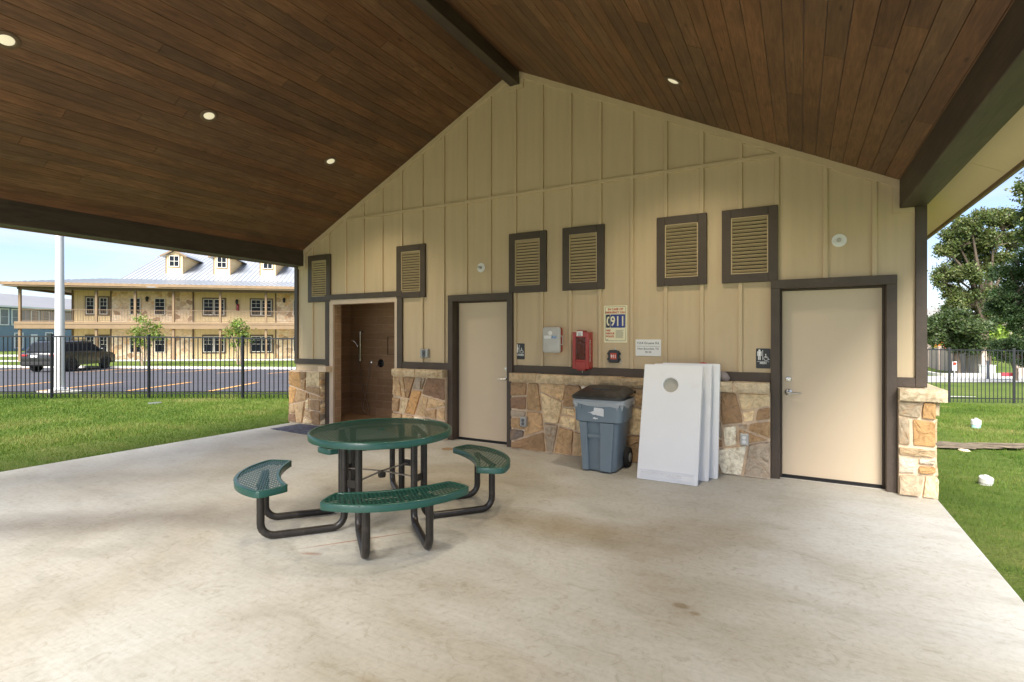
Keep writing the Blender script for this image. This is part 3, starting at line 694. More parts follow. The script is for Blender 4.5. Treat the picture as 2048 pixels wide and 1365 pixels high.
def base(x0,x1,size,seed,capx0,capx1,pal,zt=1.075,label=None,yf=-.125,sides=()):
    mb=MB(); mb.m=1; mb.box(x0,x1,yf-.004,0.001,-.02,.965)
    mb.box(capx0+.012,capx1-.012,yf-.055,.0,.965,zt-.012)
    stones(mb,x0,x1,0,.958,fy(yf),size,seed,pal)
    for s_ in sides:
        if s_=='R': stones(mb,0,.125,0,.958,lambda a,b,d:(x1+d*.6,-a,b),.13,seed+9,pal,(.012,.02))
        if s_=='L': stones(mb,0,.125,0,.958,lambda a,b,d:(x0-d*.6,-a,b),.13,seed+9,pal,(.012,.02))
        if s_=='RR': stones(mb,-.125,6.2,-.02,.958,lambda a,b,d:(x1+d,a,b),.3,seed+9,pal); mb.m=1; mb.box(x1-.05,x1,0,6.2,-.02,.965); mb.m=0
        if s_=='LL': stones(mb,-.125,6.2,-.02,.958,lambda a,b,d:(x0-d,a,b),.3,seed+9,pal); mb.m=1; mb.box(x0,x0+.05,0,6.2,-.02,.965); mb.m=0
    mb.m=0; capline(mb,capx0,capx1,yf-.07,-.002,.960,zt,seed+3,CAP); mb.t=(1,1,1)
    o=mb.build('stone_base',[M['stone'],M['mortar']],bld,tone=True)
    if label:o['label']=label
    return o
base(-8.35,-7.53,.30,11,-7.34,-7.515,None,sides=('R','LL'))
base(-5.81,-4.775,.29,23,-5.80,-4.770,None)
base(-3.600,-.292,.34,31,-3.612,-.290,None)
base(.872,1.160,.20,47,.866,1.252,LT,label='pale stone pier at the right end of the wall',sides=('RR',))
mb=MB(); rd_=random.Random(5)
yy=.0
while yy<6:   # cap along the right side wall
    L_=rd_.uniform(.4,.6); kk=rd_.uniform(.9,1.1); mb.t=tuple(c_*kk for c_ in (.58,.47,.31)); mb.box(1.0,1.25,yy+.008,yy+L_-.004,.962,1.073+rd_.uniform(-.003,.003)); yy+=L_
mb.build('stone_cap',[M['stone']],bld,tone=True,bevel=.01)

# shower alcove
mb=MB()
mb.box(-8.18,-5.55,1.2,1.26,0,2.9); mb.box(-8.23,-8.17,.141,1.2,0,2.9); mb.box(-5.60,-5.54,.141,1.2,0,2.9)
mb.box(-8.17,-7.35,.141,.165,0,2.9); mb.box(-5.86,-5.6,.141,.165,0,2.9); mb.box(-8.17,-5.6,.141,1.2,2.45,2.5)
mb.box(-7.349,-7.318,.012,.164,0,2.168); mb.box(-5.892,-5.862,.012,.164,0,2.168); mb.box(-7.318,-5.892,.012,.164,2.168,2.209)
sh=mb.build('shower_alcove',M['tile'],bld); sh['label']='brown tiled shower alcove behind the open doorway'
mb=MB(); mb.box(-7.411,-7.319,-.028,.012,0,2.254); mb.box(-5.876,-5.816,-.028,.012,0,2.254); mb.box(-7.319,-5.876,-.028,.012,2.168,2.252)
mb.build('tile_border',M['tilelt'],sh,bevel=.003)
mb=MB(); mb.box(-8.17,-5.6,-.005,1.2,-.02,.004); mb.build('shower_floor',M['tile'],sh)
mb=MB(); x0,x1,z0,z1=-7.14,-6.85,1.245,1.582
mb.box(x0,x0+.012,1.175,1.199,z0,z1); mb.box(x1-.012,x1,1.175,1.199,z0,z1); mb.box(x0,x1,1.173,1.199,z1,z1+.012); mb.box(x0,x1,1.173,1.199,z0-.012,z0)
mb.m=1; mb.box(x0+.012,x1-.012,1.1965,1.199,z0,z1); mb.build('niche',[M['fbsoffit'],M['tile']],sh)

# roof: planked ceiling, soffits, deck, beams
mb=MB(); rd=random.Random(3)
def slope_box(mb,xa,xb,ya,yb2,d0,d1):
    q=[(xa,zc(xa)+d0),(xb,zc(xb)+d0),(xb,zc(xb)+d1),(xa,zc(xa)+d1)]; mb.ext_y(q,ya,yb2)
PW=.1235
for sg in(-1,1):
    x=RX+sg*.05; k=0
    while (x-RX)*sg<4.53:
        xn=x+sg*PW; ylast=-10.3+rd.uniform(-1.5,0); 
        if (xn-RX)*sg>4.6: xn=RX+sg*4.6
        while ylast<-.001:
            L_=rd.uniform(1.6,4.9); ye=min(0.0,ylast+L_)
            if -ye<.5: ye=0.0
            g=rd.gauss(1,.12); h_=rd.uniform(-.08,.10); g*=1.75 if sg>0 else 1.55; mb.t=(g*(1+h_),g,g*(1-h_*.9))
            slope_box(mb,x+sg*.0022,xn-sg*.0022,max(ylast,-10.2)+.002,ye-.002 if ye<0 else 0,-.0+rd.uniform(-.0012,.0012),.018)
            ylast=ye
        x=xn; k+=1
mb.build('ceiling_planks',M['wood'],bld,tone=True)
OH={1:5.06,-1:4.90}
mb=MB(); q=[(RX-4.90,zc(RX-4.90)+.019),(RX,5.469),(RX+5.06,zc(RX+5.06)+.019),(RX+5.06,zc(RX+5.06)+.17),(RX,5.62),(RX-4.90,zc(RX-4.90)+.17)]
mb.ext_y(q,-10.22,6.8); rf=mb.build('roof',M['roofm'],bld)
for sg in(-1,1):
    mb=MB(); xa,xb=RX+sg*4.722,RX+sg*(OH[sg]-.002)
    ys=[-10.22,-5.9,-3.5,-1.052,1.4,3.9,6.8]
    for a_,b_ in zip(ys,ys[1:]): slope_box(mb,xa,xb,a_+.003,b_-.003,-.012,.018)
    mb.build('soffit',M['soffit'],bld)
    mb=MB(); xa=RX+sg*OH[sg]; xb=xa+sg*.03; z=zc(xa); mb.box(xa,xb,-10.24,6.82,z-(.045 if sg>0 else .075),z+.19); mb.build('fascia',M['fbtrim'],bld,bevel=.004)
mb=MB(); mb.box(-3.682,-3.530,-10.2,0,5.227,5.44); mb.build('ridge_beam',M['beam'],bld,bevel=.006)
for sg in(-1,1):
    mb=MB(); a,b=RX+sg*4.503,RX+sg*4.726
    mb.ext_y([(a,2.912),(b,2.912),(b,zc(b)+.01),(a,zc(a)+.01)],-10.2,-.001); mb.build('side_beam',M['beam'],bld,bevel=.008)
# gable infill behind the camera stays open; concrete footing under building
mb=MB(); mb.box(-8.34,1.12,.02,6.24,-.6,-.001); mb.build('foundation',M['curb'],bld)

# ------------------------------------------------------------------ recessed lights
def downlight(x,y,label,spot=True):
    z=zc(x); sg=-1 if x>RX else 1; ang=math.atan(.5)*(-1 if x<RX else 1)
    t=thing('recessed_light',label,'light',(x,y,z),0,'recessed lights in the plank ceiling')
    Rm=Matrix.Rotation(ang,4,'Y')
    def put(mbx):
        mbx.v=[tuple(Rm@Vector(v)) for v in mbx.v]; return mbx
    m1=MB(); m1.lathe([(.062,.012),(.095,-.001),(.097,-.006),(.090,-.012),(.066,-.014),(.058,-.004),(.062,.012)],n=32); put(m1).build('trim_ring',M['fbdark'],t,world=False,smooth=True)
    m2=MB(); m2.lathe([(0,-.007),(.05,-.009),(.0575,-.005),(.0575,.006),(0,.006)],n=32); put(m2).build('lens',M['lens'],t,world=False,smooth=True)
    ld=bpy.data.lights.new('recessed_lamp','SPOT'); ld.energy=46; ld.spot_size=R(120); ld.spot_blend=.9; ld.shadow_soft_size=.16; ld.color=(1,.86,.66)
    lo=bpy.data.objects.new('lamp',ld); C.objects.link(lo); lo.parent=t; lo.location=Rm@Vector((0,0,-.03))
    return t
LL='recessed ceiling light on the left roof slope, '
for y,s_ in((-1.165,'nearest the gable wall'),(-2.98,'middle of the three'),(-4.77,'at the far left photo edge')): downlight(-6.10,y,LL+s_)
downlight(-1.13,-1.17,'recessed ceiling light on the right roof slope above the louvre vents')
for x,y,s_ in((-1.13,-2.98,'recessed ceiling light on the right slope, second from the gable wall'),(-1.13,-4.77,'recessed ceiling light on the right slope, third from the gable wall')): downlight(x,y,s_)

# ------------------------------------------------------------------ wall lamps
def walllamp(x,z,label):
    t=thing('wall_lamp',label,'lamp',(x,0,z),0,'white dish wall lamps')
    m1=MB(); m1.lathe([(0,0),(.055,0),(.066,-.012),(.070,-.020),(.066,-.021),(.045,-.014),(0,-.014)],(0,0,0),'Y',32); m1.build('dish',M['white'],t,world=False,smooth=True)
    m2=MB(); m2.lathe([(0,-.014),(.018,-.014),(.018,-.05),(.013,-.055),(0,-.055)],(-.004,0,0),'Y',16); m2.build('socket',M['greybox'],t,world=False,smooth=True)
    m3=MB(); m3.lathe([(0,-.055),(.014,-.056),(.020,-.075),(.018,-.092),(.008,-.102),(0,-.103)],(-.004,0,0),'Y',16); m3.build('bulb',M['frost'],t,world=False,smooth=True)
walllamp(-4.185,2.628,'white round wall lamp above the women door'); walllamp(.368,2.63,'white round wall lamp above the men door')

# ------------------------------------------------------------------ signs
def plate(mb,x0,x1,z0,z1,y,th=.006,r=.01): mb.prism(rr2(x0,x1,z0,z1,r),lambda a,b:(a,y,b),lambda a,b:(a,y-th,b))
def disc(mb,x,z,r,y,n=20,sx=1): mb.add([(x+sx*r*math.cos(2*PI*k/n),y,z+r*math.sin(2*PI*k/n)) for k in range(n)],[tuple(range(n))])
def flat(mb,pts,y): mb.add([(a,y,b) for a,b in pts],[tuple(range(len(pts)))])
def restroom(x0,x1,z0,z1,word,label,woman):
    yb=-.003; t=thing('restroom_sign',label,'sign',((x0+x1)/2,0,z0))
    W_=x1-x0;Hh=z1-z0; mb=MB(); plate(mb,x0,x1,z0,z1,0,.005,.012); mb.build('sign_plate',M['signblk'],t)
    y=-.0065; mb=MB()
    # border hairline
    def X(a): return x0+W_*a
    def Z(b): return z0+Hh*b
    px_=.24; disc(mb,X(px_),Z(.90),.0115,y)
    if woman: flat(mb,[(X(px_-.05),Z(.845)),(X(px_+.05),Z(.845)),(X(px_+.14),Z(.66)),(X(px_+.09),Z(.60)),(X(px_+.07),Z(.42)),(X(px_-.07),Z(.42)),(X(px_-.09),Z(.60)),(X(px_-.14),Z(.66))],y)
    else:
        flat(mb,[(X(px_-.15),Z(.85)),(X(px_+.15),Z(.85)),(X(px_+.15),Z(.62)),(X(px_+.105),Z(.62)),(X(px_+.10),Z(.80)),(X(px_+.085),Z(.80)),(X(px_+.085),Z(.42)),(X(px_+.015),Z(.42)),(X(px_+.01),Z(.62)),(X(px_-.01),Z(.62)),(X(px_-.015),Z(.42)),(X(px_-.085),Z(.42)),(X(px_-.085),Z(.80)),(X(px_-.10),Z(.80)),(X(px_-.105),Z(.62)),(X(px_-.15),Z(.62))],y)
    flat(mb,[(X(.455),Z(.42)),(X(.485),Z(.42)),(X(.485),Z(.92)),(X(.455),Z(.92))],y)
    flat(mb,[(X(.08),Z(.345)),(X(.92),Z(.345)),(X(.92),Z(.33)),(X(.08),Z(.33))],y)
    # wheelchair
    cx,cz,r=X(.70),Z(.50),.021; disc(mb,cx-.004,cz+.046,.0065,y)
    n=22
    for k in range(n):
        a0=R(100+250*k/n);a1=R(100+250*(k+1)/n); flat(mb,[(cx+r*math.cos(a0),cz+r*math.sin(a0)),(cx+(r+.005)*math.cos(a0),cz+(r+.005)*math.sin(a0)),(cx+(r+.005)*math.cos(a1),cz+(r+.005)*math.sin(a1)),(cx+r*math.cos(a1),cz+r*math.sin(a1))],y)
    for (a,b,wd) in(((cx-.004,cz+.038),(cx-.002,cz+.008),.007),((cx-.002,cz+.010),(cx+.019,cz+.008),.006),((cx+.019,cz+.008),(cx+.029,cz-.014),.006),((cx-.003,cz+.025),(cx+.014,cz+.023),.004),((cx+.028,cz-.014),(cx+.038,cz-.011),.005)):
        d=Vector((b[0]-a[0],b[1]-a[1])); p=Vector((-d.y,d.x)).normalized()*wd/2; flat(mb,[(a[0]-p.x,a[1]-p.y),(b[0]-p.x,b[1]-p.y),(b[0]+p.x,b[1]+p.y),(a[0]+p.x,a[1]+p.y)],y)
    text_mesh(mb,word,(x0+x1)/2,Z(.22),.034,y,bold=.0010)
    mb.build('pictograms',M['white'],t)
restroom(-3.605,-3.455,1.268,1.496,'WOMEN','small black WOMEN restroom sign with woman and wheelchair symbols beside the narrower door',True)
restroom(-.444,-.294,1.232,1.460,'MEN','small black MEN restroom sign with man and wheelchair symbols beside the right hand door',False)

t=thing('emergency_sign','cream IN CASE OF EMERGENCY CALL 911 sign with blue number panel','sign',(-2.11,0,1.516))
x0,x1,z0,z1=-2.268,-1.955,1.516,2.002; mb=MB(); plate(mb,x0,x1,z0,z1,0,.004,.004); mb.build('sign_plate',M['cream'],t)
y=-.0055; mb=MB()
o_=rr2(x0+.017,x1-.017,z0+.024,z1-.014,.018); i_=rr2(x0+.0205,x1-.0205,z0+.0275,z1-.0175,.015)
n=len(o_); mb.add([(a,y,b) for a,b in o_]+[(a,y,b) for a,b in i_],[(k,(k+1)%n,n+(k+1)%n,n+k) for k in range(n)])
mb.prism(rr2(x0+.028,x0+.083,1.712,1.886,.010),lambda a,b:(a,y,b),lambda a,b:(a,y-.0004,b))
mb.build('border',M['navy'],t)
mb=MB(); mb.prism(rr2(x0+.087,x1-.027,1.712,1.886,.010),lambda a,b:(a,y,b),lambda a,b:(a,y-.0004,b)); mb.build('number_panel',M['bluetx'],t)
mb=MB(); cxm=(x0+x1)/2
text_mesh(mb,'IN CASE OF',cxm,1.941,.040,y,bold=.0013); text_mesh(mb,'EMERGENCY CALL',cxm,1.901,.0355,y,bold=.0013,sx=.92)
for i,wd in enumerate(('FIRE','RESCUE','POLICE')): text_mesh(mb,wd,x0+.030,1.665-.0385*i,.032,y,'LEFT',bold=.0014)
mb.build('red_lettering',M['redtx'],t)
mb=MB(); text_mesh(mb,'911',x0+.187,1.738,.178,y-.0012,bold=.0035,sx=.74)
pts=[]
for k in range(9): a=R(115+130*k/8); pts.append((x0+.070+.030*math.cos(a)*1.1,1.799+.066*math.sin(a)))
for k in range(9): a=R(245-130*k/8); pts.append((x0+.074+.017*math.cos(a)*1.1,1.799+.052*math.sin(a)))
flat(mb,pts,y-.0012)
for zz in(1.846,1.752): flat(mb,[(x0+.055,zz-.012),(x0+.073,zz-.012),(x0+.073,zz+.012),(x0+.055,zz+.012)],y-.0013)
mb.build('cream_numerals',M['cream'],t)
mb=MB()
rdd=random.Random(2)
for i in range(14):
    z=1.683-.0078*i; flat(mb,[(x0+.158,z),(x0+.158+rdd.uniform(.075,.125),z),(x0+.158+.10,z-.0022),(x0+.158,z-.0022)],y)
flat(mb,[(x0+.032,1.557),(x0+.058,1.557),(x0+.058,1.549),(x0+.032,1.549)],y)
mb.build('small_print',M['greytx'],t)

t=thing('address_sign','white address sign reading 1554 Gruene Rd. above the leaning white boards','sign',(-1.685,0,1.352))
x0,x1,z0,z1=-1.846,-1.523,1.350,1.560; mb=MB(); plate(mb,x0,x1,z0,z1,-.002,.005,.004); mb.build('sign_plate',M['white'],t)
mb=MB(); y=-.0085; text_mesh(mb,'1554 Gruene Rd.',(x0+x1)/2,1.500,.0415,y,bold=.0004); text_mesh(mb,'New Braunfels, TX',(x0+x1)/2,1.430,.0350,y,bold=.0003); text_mesh(mb,'78130',(x0+x1)/2,1.388,.033,y,bold=.0003)
flat(mb,[(x0+.014,1.4745),(x1-.014,1.4745),(x1-.014,1.4715),(x0+.014,1.4715)],y); mb.build('lettering',M['greytx'],t)

# 911 call box
t=thing('emergency_call_box','small black call box with 911 label below the emergency sign','call box',(-2.127,0,1.252))
x0,x1,z0,z1=-2.199,-2.056,1.254,1.418
mb=MB(); mb.loft([[(a,-.0,b) for a,b in rr2(x0,x1,z0,z1,.022)],[(a,-.040,b) for a,b in rr2(x0,x1,z0,z1,.022)],[(a,-.048,b) for a,b in rr2(x0+.008,x1-.008,z0+.008,z1-.008,.018)]])
for xx in(x0-.005,x1+.005):
    for zz in(z0+.045,z1-.045): mb.box(xx-.012,xx+.012,-.03,0,zz-.014,zz+.014)
mb.build('case',M['signblk'],t,bevel=.003)
mb=MB(); plate(mb,x0+.032,x1-.028,z0+.045,z1-.036,-.048,.0012,.004); mb.build('red_label',M['redtx'],t)
mb=MB(); text_mesh(mb,'911',(x0+x1)/2+.002,z0+.064,.058,-.0500,bold=.0016,sx=.85); mb.build('lettering',M['white'],t)
mb=MB(); mb.tube([(x1+.0,-.004,z1-.02),(x1+.022,-.010,z1-.05),(x1+.012,-.012,z0+.055),(x1+.025,-.010,z0+.01)],.0035,8); mb.lathe([(0,0),(.014,0),(.014,-.01),(0,-.012)],((x0+x1)/2+.01,0,z1+.015),'Y',12)
mb.lathe([(0,0),(.014,0),(.014,-.01),(0,-.012)],(x1+.018,0,z0+.008),'Y',12); mb.build('cable_clip',M['frost'],t,smooth=True)

# first aid box
t=thing('first_aid_box','red and white first aid box mounted on the siding','first aid box',(-3.04,0,1.37))
x0,x1,z0,z1=-3.115,-2.862,1.376,1.722   # red body
mb=MB(); mb.loft([[(a,0,b) for a,b in rr2(x0,x1,z0,z1,.035)],[(a,-.075,b) for a,b in rr2(x0,x1,z0,z1,.035)]]); mb.build('body',M['redp'],t,bevel=.006)
mb=MB(); mb.loft([[(a,-.075,b) for a,b in rr2(x0-.004,x1+.004,z0-.004,z1+.004,.036)],[(a,-.098,b) for a,b in rr2(x0-.004,x1+.004,z0-.004,z1+.004,.036)],[(a,-.108,b) for a,b in rr2(x0+.012,x1-.012,z0+.012,z1-.012,.028)]]); lid=mb.build('cover',M['frost'],t,smooth=True,ang=30)
mb=MB(); disc(mb,x0+.112,z1-.078,.030,-.1092); flat(mb,[(x0+.02,z1-.112),(x0+.125,z1-.112),(x0+.125,z1-.155),(x0+.02,z1-.155)],-.1088); mb.build('sticker',M['white'],lid)
mb=MB(); text_mesh(mb,'First',x0+.030,z1-.149,.050,-.1092,'LEFT',bold=.0008,sx=.9); mb.build('white_lettering',M['label'],lid)
mb=MB(); text_mesh(mb,'Aid',x0+.130,z1-.152,.058,-.1092,'LEFT',bold=.0016,sx=.95); mb.build('lettering',M['ltblue'],lid)
mb=MB(); mb.tube([(x1,-.085,1.605),(x1+.030,-.085,1.603),(x1+.036,-.085,1.59),(x1+.036,-.085,1.500),(x1+.030,-.085,1.487),(x1,-.085,1.485)],.006,8); mb.build('handle',M['frost'],t,smooth=True)

# extinguisher cabinet
t=thing('extinguisher_cabinet','red fire extinguisher cabinet with clear front hanging over the brown ledge','extinguisher cabinet',(-2.57,0,1.14))
x0,x1,z0,z1=-2.655,-2.425,1.165,1.655
mb=MB(); Dp=.145
mb.box(x0,x1,-.012,0,z0,z1); mb.box(x0,x0+.022,-Dp,-.012,z0,z1); mb.box(x1-.022,x1,-Dp,-.012,z0,z1); mb.box(x0+.022,x1-.022,-Dp,-.012,z1-.03,z1); mb.box(x0+.022,x1-.022,-Dp,-.012,z0,z0+.02)
mb.box(x0,x0+.045,-Dp-.012,-Dp,z0,z1-.0); mb.box(x1-.045,x1,-Dp-.012,-Dp,z0,z1); mb.box(x0+.045,x1-.045,-Dp-.012,-Dp,z1-.07,z1); mb.box(x0+.045,x1-.045,-Dp-.012,-Dp,z0,z0+.10)
mb.box(x0+.045,x1-.045,-Dp-.006,-Dp+.002,z0+.10,z0+.125)
mb.box(x0+.06,x1-.08,-Dp,-.01,z1,z1+.022); mb.box(x0+.05,x1-.06,-Dp+.02,-.01,z0-.022,z0); mb.build('housing',M['redp'],t,bevel=.006)
mb=MB(); mb.box(x0+.045,x1-.045,-Dp-.007,-Dp-.004,z0+.125,z1-.07); mb.build('window',M['redglass'],t)
mb=MB(); cx=(x0+x1)/2; mb.lathe([(0,z0+.06),(.055,z0+.06),(.058,z0+.08),(.058,z0+.33),(.05,z0+.36),(.02,z0+.375),(.02,z0+.40),(0,z0+.40)],(cx,-.08,0),'Z',20); mb.bar((cx-.03,-.08,z0+.41),(cx+.05,-.08,z0+.43),.02,.015); e=mb.build('extinguisher',M['redp'],t,smooth=True)
mb=MB(); mb.box(x0+.062,x0+.145,-Dp-.0150,-Dp-.0125,z1-.052,z1+.010); lab=mb.build('label_plate',M['white'],t)
mb=MB(); 
for i,(wd) in enumerate((.060,.045,.055)): flat(mb,[(x0+.103-wd/2,z1-.008-.016*i),(x0+.103+wd/2,z1-.008-.016*i),(x0+.103+wd/2,z1-.015-.016*i),(x0+.103-wd/2,z1-.015-.016*i)],-Dp-.0155)
mb.build('small_print',M['greytx'],lab)
mb=MB(); fm=lambda a,b:(x1+.0008,-Dp+.045+0*a+ (b),z0+.43-a); text_mesh(mb,'FIRE EXTINGUISHER',0,0,.0,0,fmap=fm) if False else None
text_mesh(mb,'EXTINGUISHER',0,0,.045,0,'LEFT',bold=.0006,fmap=lambda a,b:(x1+.0012,-Dp+.022+b,z0+.10+a*.95) )
mb.build('lettering',M['white'],t)
mb=MB(); mb.tube([(cx,-.09,z0-.02),(cx,-.09,z0-.055)],.003,6); mb.build('pull_pin',M['chrome'],t)

# outlets
def outlet(x0,x1,z0,z1,y,label,dark=False,tilt=0):
    t=thing('outlet_box',label,'outlet',((x0+x1)/2,y,z0))
    mb=MB(); mb.loft([[(a,y,b) for a,b in rr2(x0,x1,z0,z1,.01)],[(a,y-.035,b) for a,b in rr2(x0,x1,z0,z1,.01)],[(a,y-.05,b) for a,b in rr2(x0+.01,x1-.01,z0+.008,z1-.014,.01)]]); mb.build('cover',M['greybox'] if dark else M['frost'],t,bevel=.002)
    mb=MB(); w_=(x1-x0)
    for zz in(.66,.32): 
        z=z0+(z1-z0)*zz; mb.lathe([(0,y-.050),(w_*.22,y-.050),(w_*.22,y-.0535),(0,y-.0535)],((x0+x1)/2,0,z),'Y',16)
    mb.build('socket',M['white'] if not dark else M['greytx'],t)
outlet(-5.325,-5.165,1.255,1.398,-.002,'grey metal outlet cover on the siding between shower and women door',True)
outlet(-3.43,-3.325,.335,.475,-.155,'grey outlet box low on the stone left of the bin',True)
outlet(-.598,-.505,.365,.500,-.16,'white outlet box on the stone right of the leaning boards')

# ------------------------------------------------------------------ shower fittings
t=thing('shower_set','chrome hand shower on slide bar with looping hose on the tiled wall','shower',(-7.7,1.2,1.05))
mb=MB(); mb.tube([(-7.822,1.13,1.10),(-7.822,1.13,1.70)],.012,10)
for z in(1.10,1.68): mb.lathe([(0,1.2),(.03,1.2),(.03,1.188),(.014,1.18),(.014,1.13),(0,1.13)],(-7.822,0,z),'Y',16)
mb.build('slide_bar',M['shiny'],t,smooth=True)
mb=MB(); mb.tube([(-7.84,1.09,1.38),(-7.88,1.06,1.47),(-7.93,1.02,1.52)],[.011,.013,.02],10); mb.lathe([(0,0),(.04,0),(.045,.015),(.02,.03),(0,.03)],(-7.94,1.0,1.50),'Z',16); mb.build('hand_shower',M['shiny'],t,smooth=True)
pts=[]
P0=[(-7.85,1.10,1.37),(-7.80,1.10,.9),(-7.70,1.12,.45),(-7.60,1.12,.22),(-7.58,1.13,.10),(-7.66,1.14,.05),(-7.75,1.14,.12),(-7.72,1.14,.28),(-7.66,1.15,.55),(-7.60,1.16,.85),(-7.594,1.17,1.05)]
def cat(P,k=6):
    P=[Vector(p) for p in P]; P=[P[0]]+P+[P[-1]]; o=[]
    for i in range(1,len(P)-2):
        for j in range(k):
            t_=j/k; a,b,c_,d=P[i-1],P[i],P[i+1],P[i+2]
            o.append(.5*((2*b)+(c_-a)*t_+(2*a-5*b+4*c_-d)*t_*t_+(3*b-a-3*c_+d)*t_**3))
    o.append(P[-2]); return o
mb=MB(); mb.tube(cat(P0),.008,8); mb.build('hose',M['chrome'],t,smooth=True)
mb=MB(); mb.lathe([(0,1.2),(.032,1.2),(.032,1.19),(.016,1.18),(.016,1.15),(0,1.15)],(-7.594,0,1.076),'Y',16); mb.build('hose_outlet',M['shiny'],t,smooth=True)
mb=MB(); mb.lathe([(0,1.2),(.082,1.2),(.082,1.193),(.07,1.185),(.03,1.18),(.026,1.13),(0,1.125)],(-7.325,0,1.06),'Y',28); mb.bar((-7.325,1.14,1.06),(-7.36,1.11,.985),.018,.012); mb.build('valve',M['signblk'],t,smooth=True)

# ------------------------------------------------------------------ picnic table
TC=(-3.249,-3.128)
def lattice(mb,poly,pitch,wd,th,z,angs,thr=0):
    for a in angs:
        ca,sa=math.cos(a),math.sin(a); rp=[(x*ca+y*sa,-x*sa+y*ca) for x,y in poly]; lo=min(p[1] for p in rp); hi=max(p[1] for p in rp)
        k=lo+pitch/2
        while k<hi:
            xs=[]
            for i in range(len(rp)):
                p,q=rp[i],rp[(i+1)%len(rp)]
                if (p[1]>k)!=(q[1]>k): xs.append(p[0]+(q[0]-p[0])*(k-p[1])/(q[1]-p[1]))
            xs.sort()
            for x0,x1 in zip(xs[::2],xs[1::2]):
                A=(x0*ca-k*sa,x0*sa+k*ca,z); B=(x1*ca-k*sa,x1*sa+k*ca,z); mb.bar(A,B,wd,th)
            k+=pitch
t=thing('picnic_table','round green mesh picnic table with four attached curved benches','picnic table',(TC[0],TC[1],0))
RT=.617; ZT=.78
circ=[(RT*math.cos(2*PI*k/72),RT*math.sin(2*PI*k/72)) for k in range(72)]
prof=[(0,ZT-.008),(.006,ZT-.001),(.012,ZT),(.030,ZT-.001),(.034,ZT-.006),(.032,ZT-.012),(.008,ZT-.014),(.007,ZT-.055),(.0,ZT-.055)]
mb=MB(); mb.rim(circ,prof[::-1]); top=mb.build('table_rim',M['green'],t,world=False,smooth=True,ang=50)
mb=MB(); ci=[(x*.955,y*.955) for x,y in circ]; lattice(mb,ci,.027,.0128,.0016,ZT-.008,(R(29+90+33),R(29+90-33)),0)
mb.lathe([(.016,ZT-.012),(.032,ZT-.012),(.032,ZT-.003),(.016,ZT-.003),(.016,ZT-.012)],n=20); mb.build('mesh_top',M['green'],t,world=False)
ZS=.470
def seat_outline(th0):
    P=[]
    for k in range(21):
        a=-30+60*k/20; P.append((a,1.165-.075*(a/30)**2))
    for k in range(21):
        a=30-60*k/20; P.append((a,.825+.030*(a/30)**2))
    # to xy and round the four corners
    Q=[(r*math.cos(R(a)),r*math.sin(R(a))) for a,r in P]
    for _ in range(3):
        N_=[]
        for i in range(len(Q)):
            a=Vector(Q[i-1]);b=Vector(Q[i]);c_=Vector(Q[(i+1)%len(Q)])
            if (b-a).angle(c_-b)>R(18):
                e1=min(.45,.03/(b-a).length if (b-a).length>0 else .3); e2=min(.45,.03/(c_-b).length if (c_-b).length>0 else .3)
                N_+= [tuple(b+(a-b)*e1),tuple(b+(c_-b)*e2)]
            else: N_.append(tuple(b))
        Q=N_
    ca,sa=math.cos(th0),math.sin(th0)
    return [(x*ca-y*sa,x*sa+y*ca) for x,y in Q]
profs=[(p[0]*.85,ZS+(p[1]-ZT)*.95) for p in prof]
def leg_path(off,th0):
    ri,ro=.330,.955; zt=ZT-.03; zs=ZS-.03; rb=.10; z0=.032; P=[(ri,off,zt)]
    P.append((ri,off,z0+rb))
    for k in range(1,7): a=R(180+90*k/6); P.append((ri+rb+rb*math.cos(a),off,z0+rb+rb*math.sin(a)))
    for k in range(0,7): a=R(270+90*k/6); P.append((ro-rb+rb*math.cos(a),off,z0+rb+rb*math.sin(a)))
    P.append((ro,off,zs)); ca,sa=math.cos(th0),math.sin(th0)
    return [(x*ca-y*sa,x*sa+y*ca,z) for x,y,z in P]
for th0 in (R(-40),R(50),R(140),R(-130)):
    ol=seat_outline(th0)
    mb=MB(); mb.rim(ol,profs[::-1]); st=mb.build('seat',M['green'],t,world=False,smooth=True,ang=50)
    mb=MB(); lattice(mb,ol,.030,.0112,.002,ZS-.008,(th0+R(90+32),th0+R(90-32))); mb.build('seat_mesh',M['green'],st,world=False)
    for off in(-.225,.225):
        mb=MB(); mb.tube(leg_path(off,th0),.0295,14); mb.build('leg',M['dkleg'],t,world=False,smooth=True)
    ca,sa=math.cos(th0),math.sin(th0)
    for r_,h_,z in((.33,.235,ZT-.035),(.955,.26,ZS-.04)):
        mb=MB(); mb.bar((r_*ca+h_*sa,r_*sa-h_*ca,z),(r_*ca-h_*sa,r_*sa+h_*ca,z),.05,.012); mb.build('support_bar',M['dkleg'],t,world=False)
    a1=th0+math.atan2(.225,.33); a2=th0+R(90)-math.atan2(.225,.33); rr_=math.hypot(.33,.225)
    mb=MB(); mb.bar((rr_*math.cos(a1),rr_*math.sin(a1),.39),(rr_*math.cos(a2),rr_*math.sin(a2),.39),.008,.06); mb.build('bracket',M['dkleg'],t,world=False)
    a3=th0+R(45); mb=MB(); mb.bar((0,0,.405),(.37*math.cos(a3),.37*math.sin(a3),.39),.026,.006); mb.build('cross_brace',M['rod'],t,world=False)
mb=MB(); mb.lathe([(0,.35),(.030,.35),(.034,.36),(.034,.40),(0,.412)],n=18); mb.build('brace_hub',M['dkleg'],t,world=False)

